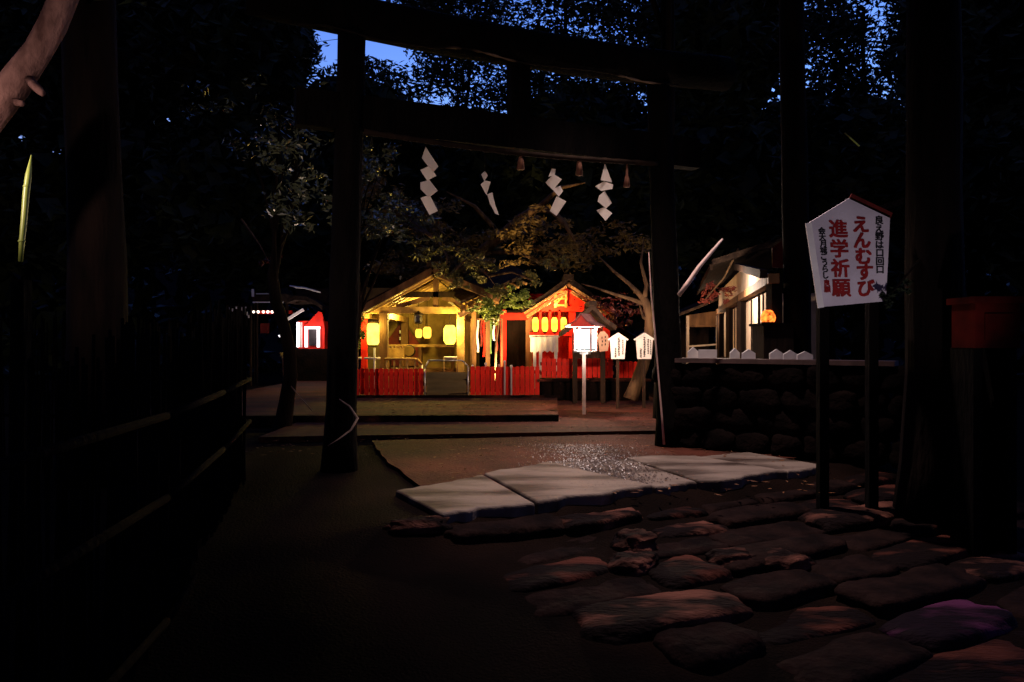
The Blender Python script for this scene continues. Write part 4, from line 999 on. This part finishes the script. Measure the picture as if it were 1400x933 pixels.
# ================================================================= LARGE WHITE SIGN
YZ = 6.3; S = YZ/F
sg = thing('plaque_board', at(1165,560,YZ), 'large white plaque-shaped board with red and black Japanese writing', 'sign')
def q(px, py, d=0): p = at(px, py, YZ); p.y += d; return p
outl = [(1163,270),(1217,295),(1214,360),(1211,412),(1123,420),(1114,360),(1106,305)]
b = MB(); b.prism([q(x, y) for x, y in outl], (0,.035,0)); b.build('board', mat('weathered white board', (.66,.60,.66), (.46,.41,.47), .7, 2.2, .1, 18, .2), sg)
b = MB(); b.beam(q(1105.5,305,.005), q(1122.5,421,.005), .05, .016, up=(0,1,0)); b.build('edge_trim', M_PAPER, sg)
b = MB(); b.beam(q(1163,268.5,.01), q(1219,295,.01), .05, .02, up=(0,1,0)); b.build('edge_trim', M_DKRED, sg)
for px in (1130,1198):
    b = MB(); p = q(px,400,.08); b.box((p.x, p.y, (p.z-.45)/2+.1), (.08,.08,p.z+.55)); b.build('post', M_BLACKBARK, sg)
def column(chars, x0, y0, x1, y1, size_px, m, name, bold):
    me_all = MB(); n = len(chars)
    for i, ch in enumerate(chars):
        t = i/(n-1); px = x0+(x1-x0)*t; py = y0+(y1-y0)*t
        for k_, (ox, oy) in enumerate(((0,0),(-1,-1),(1,-1),(-1,1),(1,1),(-1.3,0),(1.3,0))):
            o_ = bold*size_px
            pos = q(px+ox*o_, py+oy*o_, -.002-.0004*k_)
            me, pts = text_mesh(ch, size_px*S, m, sg, pos, (1,0,0), (-.06 if x0 < 1160 else .0,0,1), bold=0, depth=.001)
            vs = [me_all.bm.verts.new(p) for p in pts]
            for pg in me.polygons:
                try: me_all.bm.faces.new([vs[v] for v in pg.vertices])
                except ValueError: pass
            bpy.data.meshes.remove(me)
    me_all.build(name, m, sg)
column('えんむすび', 1177, 307, 1184, 394, 24.5, M_REDINK, 'red_lettering', .035)
column('進学祈願', 1146, 313, 1150, 394, 26, M_REDINK, 'red_lettering', .028)
column('良え野は口回口', 1202, 301, 1203, 369, 12, M_INK, 'black_lettering', .03)
column('会大月城ごうらし', 1123.5, 316, 1129, 377, 10, M_INK, 'black_lettering', .03)
column('良願', 1130.5, 387, 1131, 396, 9, M_REDINK, 'red_lettering', .04)
# leafy twig added to darken the sign's lower right corner
tg = thing('leafy_twig', at(1240,420,6.1), 'dark leafy twig added over the lower right corner of the large sign', 'twig')
b = MB(); b.tube([at(1262,350,6.2), at(1240,375,6.12), at(1222,398,6.2), at(1208,411,6.23)], [.012,.01,.007,.003], 6); b.build('stem', M_BARK, tg)
b = MB(); b.leaves(at(1214,408,6.22), (.07,.04,.07), 120, .06, random.Random(9), 6); b.leaves(at(1236,390,6.2), (.10,.06,.08), 90, .06, random.Random(10), 6); b.build('leaves', L_DARK, tg)

# dim red cabinet, far right
rc = thing('red_cabinet', at(1370,560,5.6), 'dim red wooden offering cabinet at the right edge', 'cabinet')
p = at(1364,440,5.6); 
b = MB(); M_CAB = mat('faded red cabinet paint', (.075,.007,.005), (.018,.003,.003), .9, 3, spec=.02)
b.box((p.x, 5.75, p.z-.03), (.34,.30,.34)); b.build('body', M_CAB, rc)
b = MB(); b.box((p.x, 5.75, p.z+.165), (.39,.36,.05)); b.build('lid', M_CAB, rc)
b = MB(); b.box((p.x+.01, 5.595, p.z-.04), (.22,.012,.2)); b.build('door', M_CAB, rc)
for sx in (-1,1):
    b = MB(); b.box((p.x+sx*.13, 5.78, (p.z-.2-.5)/2), (.07,.3,p.z-.2+.5)); b.build('leg', M_BLACKBARK, rc)

b = MB(); rng = random.Random(91)
for i in range(1500):
    x, y = rng.uniform(-3.0,3.2), rng.uniform(6.0,14.5)
    z = .139 if (y > 11.3 and x < .68) else .052 if y > 10.25 else .012
    if z < .1 and (y < 8 and not (-.5+(y-6)*-.3 < x < 3)): continue
    b.leaves((x, y, z+.006), (.01,.01,.003), 1, .075, rng)
b2 = b.bm
for f in b2.faces:          # lay them down
    zc = sum(v.co.z for v in f.verts)/4
    for v in f.verts: v.co.z = zc+(v.co.z-zc)*.18
tag(b.build('fallen_leaves', leafmat('fallen leaves', (.16,.06,.02), (.05,.022,.01), .7, .2), origin=(0,9,0)), 'fallen brown leaves strewn over the path and terraces', kind='stuff')

# ================================================================= LIGHTS
def point(name, loc, col, power, rad=.08):
    l = bpy.data.lights.new(name, 'POINT'); l.energy = power; l.color = col; l.shadow_soft_size = rad
    o = bpy.data.objects.new(name, l); C.objects.link(o); o.location = loc; return o
WARM = (1,.73,.13)
point('pavilion_fill', at(560,445,18.3)+Vector((0,0,.25)), WARM, 190)  # hidden bulb added to brighten the pavilion interior
point('pavilion_front_lamp', at(510,446,16.85), WARM, 60)
point('pavilion_right_lamp', at(617,446,16.75), WARM, 130)
point('hall_lamp', at(752,417,YR-.62), (1,.42,.10), 140)
point('post_lantern_lamp', lp(0,0,zt-.05), (1,.70,.53), 740, .05)
point('post_lantern_glow', lp(.05,-.22,zb-.12), (1,.82,.72), 5, .04)
point('office_lamp', rb(1.9,.5,2.0), (1,.76,.60), 120)
point('hut_fill', (4.75,18.0,1.75), (1,.66,.42), 30)  # unseen lamp added to light the hut front
point('auxiliary_lamp', at(424,452,YA-.7), (1,.8,.75), 28)
# unseen lamp posts added to light the slabs and the left trunk
def added_lamp(base, head, power, col, aim, size, label):
    base, head = Vector(base), Vector(head)
    t = thing('added_lamp', base, label, 'street lamp')
    b = MB(); b.tube([base, Vector((base.x, base.y, head.z+.15)), head+Vector((0,0,.2))], [.05,.04,.03], 10); b.build('pole', M_DKMETAL, t, True)
    b = MB(); b.lathe(head, [(.05,.17),(.12,.14),(.2,.05)], 14); b.build('hood', M_DKMETAL, t, True)
    l = bpy.data.lights.new('added_lamp_light', 'SPOT'); l.energy = power; l.color = col; l.spot_size = R(size); l.spot_blend = .8; l.shadow_soft_size = .07
    o = bpy.data.objects.new('added_lamp_light', l); C.objects.link(o); o.location = head
    o.rotation_euler = (Vector(aim)-head).to_track_quat('-Z', 'Y').to_euler()
added_lamp((6.6,6.6,-.05), (1.2,7.35,6.4), 1750, (1,.76,.70), (1.35,6.7,0), 60, 'added unseen lamp post reaching over the approach from the right')
added_lamp((-4.2,2.2,-.45), (-3.5,2.6,2.3), 420, (1,.74,.66), (-2.9,5.2,2.9), 80, 'added unseen lamp post left of the approach')

def added_spot(loc, aim, power, col, size, label):  # unseen spotlights added to brighten the sign and the maple
    loc = Vector(loc); d = (Vector(aim)-loc).normalized()
    t = thing('added_spotlight', (loc.x, loc.y, loc.z-.12), label, 'spotlight')
    b = MB(); b.tube([loc-d*.12, loc-d*.04, loc+d*.03], [.035,.055,.06], 12, caps=False); b.build('housing', M_DKMETAL, t, True)
    b = MB(); b.tube([loc-Vector((0,0,.12)), loc-d*.06], .015, 6); b.build('stake', M_DKMETAL, t)
    l = bpy.data.lights.new('added_spotlight_light', 'SPOT'); l.energy = power; l.color = col; l.spot_size = R(size); l.spot_blend = 1; l.shadow_soft_size = .05
    o = bpy.data.objects.new('added_spotlight_light', l); C.objects.link(o); o.location = loc+d*.04
    o.rotation_euler = d.to_track_quat('-Z', 'Y').to_euler()
added_spot((3.1,3.8,-.25), (2.85,6.3,2.15), 110, (1,.84,.90), 44, 'small added ground spotlight brightening the large white sign')
added_spot((-.1,15.9,.27), (-.7,17.9,4.2), 950, (1,.62,.26), 105, 'small added ground spotlight behind the right red fence, brightening the maple')

# ================================================================= WORLD, SUN, CAMERA
SUN_EL, SUN_ROT = R(-3.5), R(20)
w = bpy.data.worlds.new('World'); scene.world = w; w.use_nodes = True
nt = w.node_tree; bg = nt.nodes['Background']
sky = nt.nodes.new('ShaderNodeTexSky'); sky.sky_type = 'NISHITA'; sky.sun_disc = False
sky.sun_elevation = SUN_EL; sky.sun_rotation = SUN_ROT; sky.altitude = 50; sky.ozone_density = 2.0; sky.dust_density = .6
hs = nt.nodes.new('ShaderNodeHueSaturation'); hs.inputs['Saturation'].default_value = 1.25; hs.inputs['Hue'].default_value = .503
nt.links.new(sky.outputs[0], hs.inputs['Color']); nt.links.new(hs.outputs[0], bg.inputs['Color']); bg.inputs['Strength'].default_value = 10.0
sl_ = bpy.data.lights.new('sun', 'SUN'); sl_.energy = .003; sl_.angle = R(.5); sl_.color = (1,.9,.8)
o = bpy.data.objects.new('sun', sl_); C.objects.link(o); o.rotation_euler = (R(60), 0, R(160))
cam = bpy.data.cameras.new('camera'); cam.lens = 36*F/1400; cam.clip_end = 1000; cam.clip_start = .05
co = bpy.data.objects.new('camera', cam); C.objects.link(co); co.location = (0,0,EYE); co.rotation_euler = (R(90),0,0)
cam.shift_y = (HY-466.5)/1400
scene.camera = co
scene.view_settings.view_transform = 'Standard'; scene.view_settings.look = 'None'; scene.view_settings.gamma = 1; scene.view_settings.exposure = 0
scene.view_settings.use_curve_mapping = False
scene.cycles.use_denoising = True
scene.cycles.max_bounces = 6; scene.cycles.sample_clamp_indirect = 4
for o in bpy.data.objects:
    if '_o' in o: del o['_o']
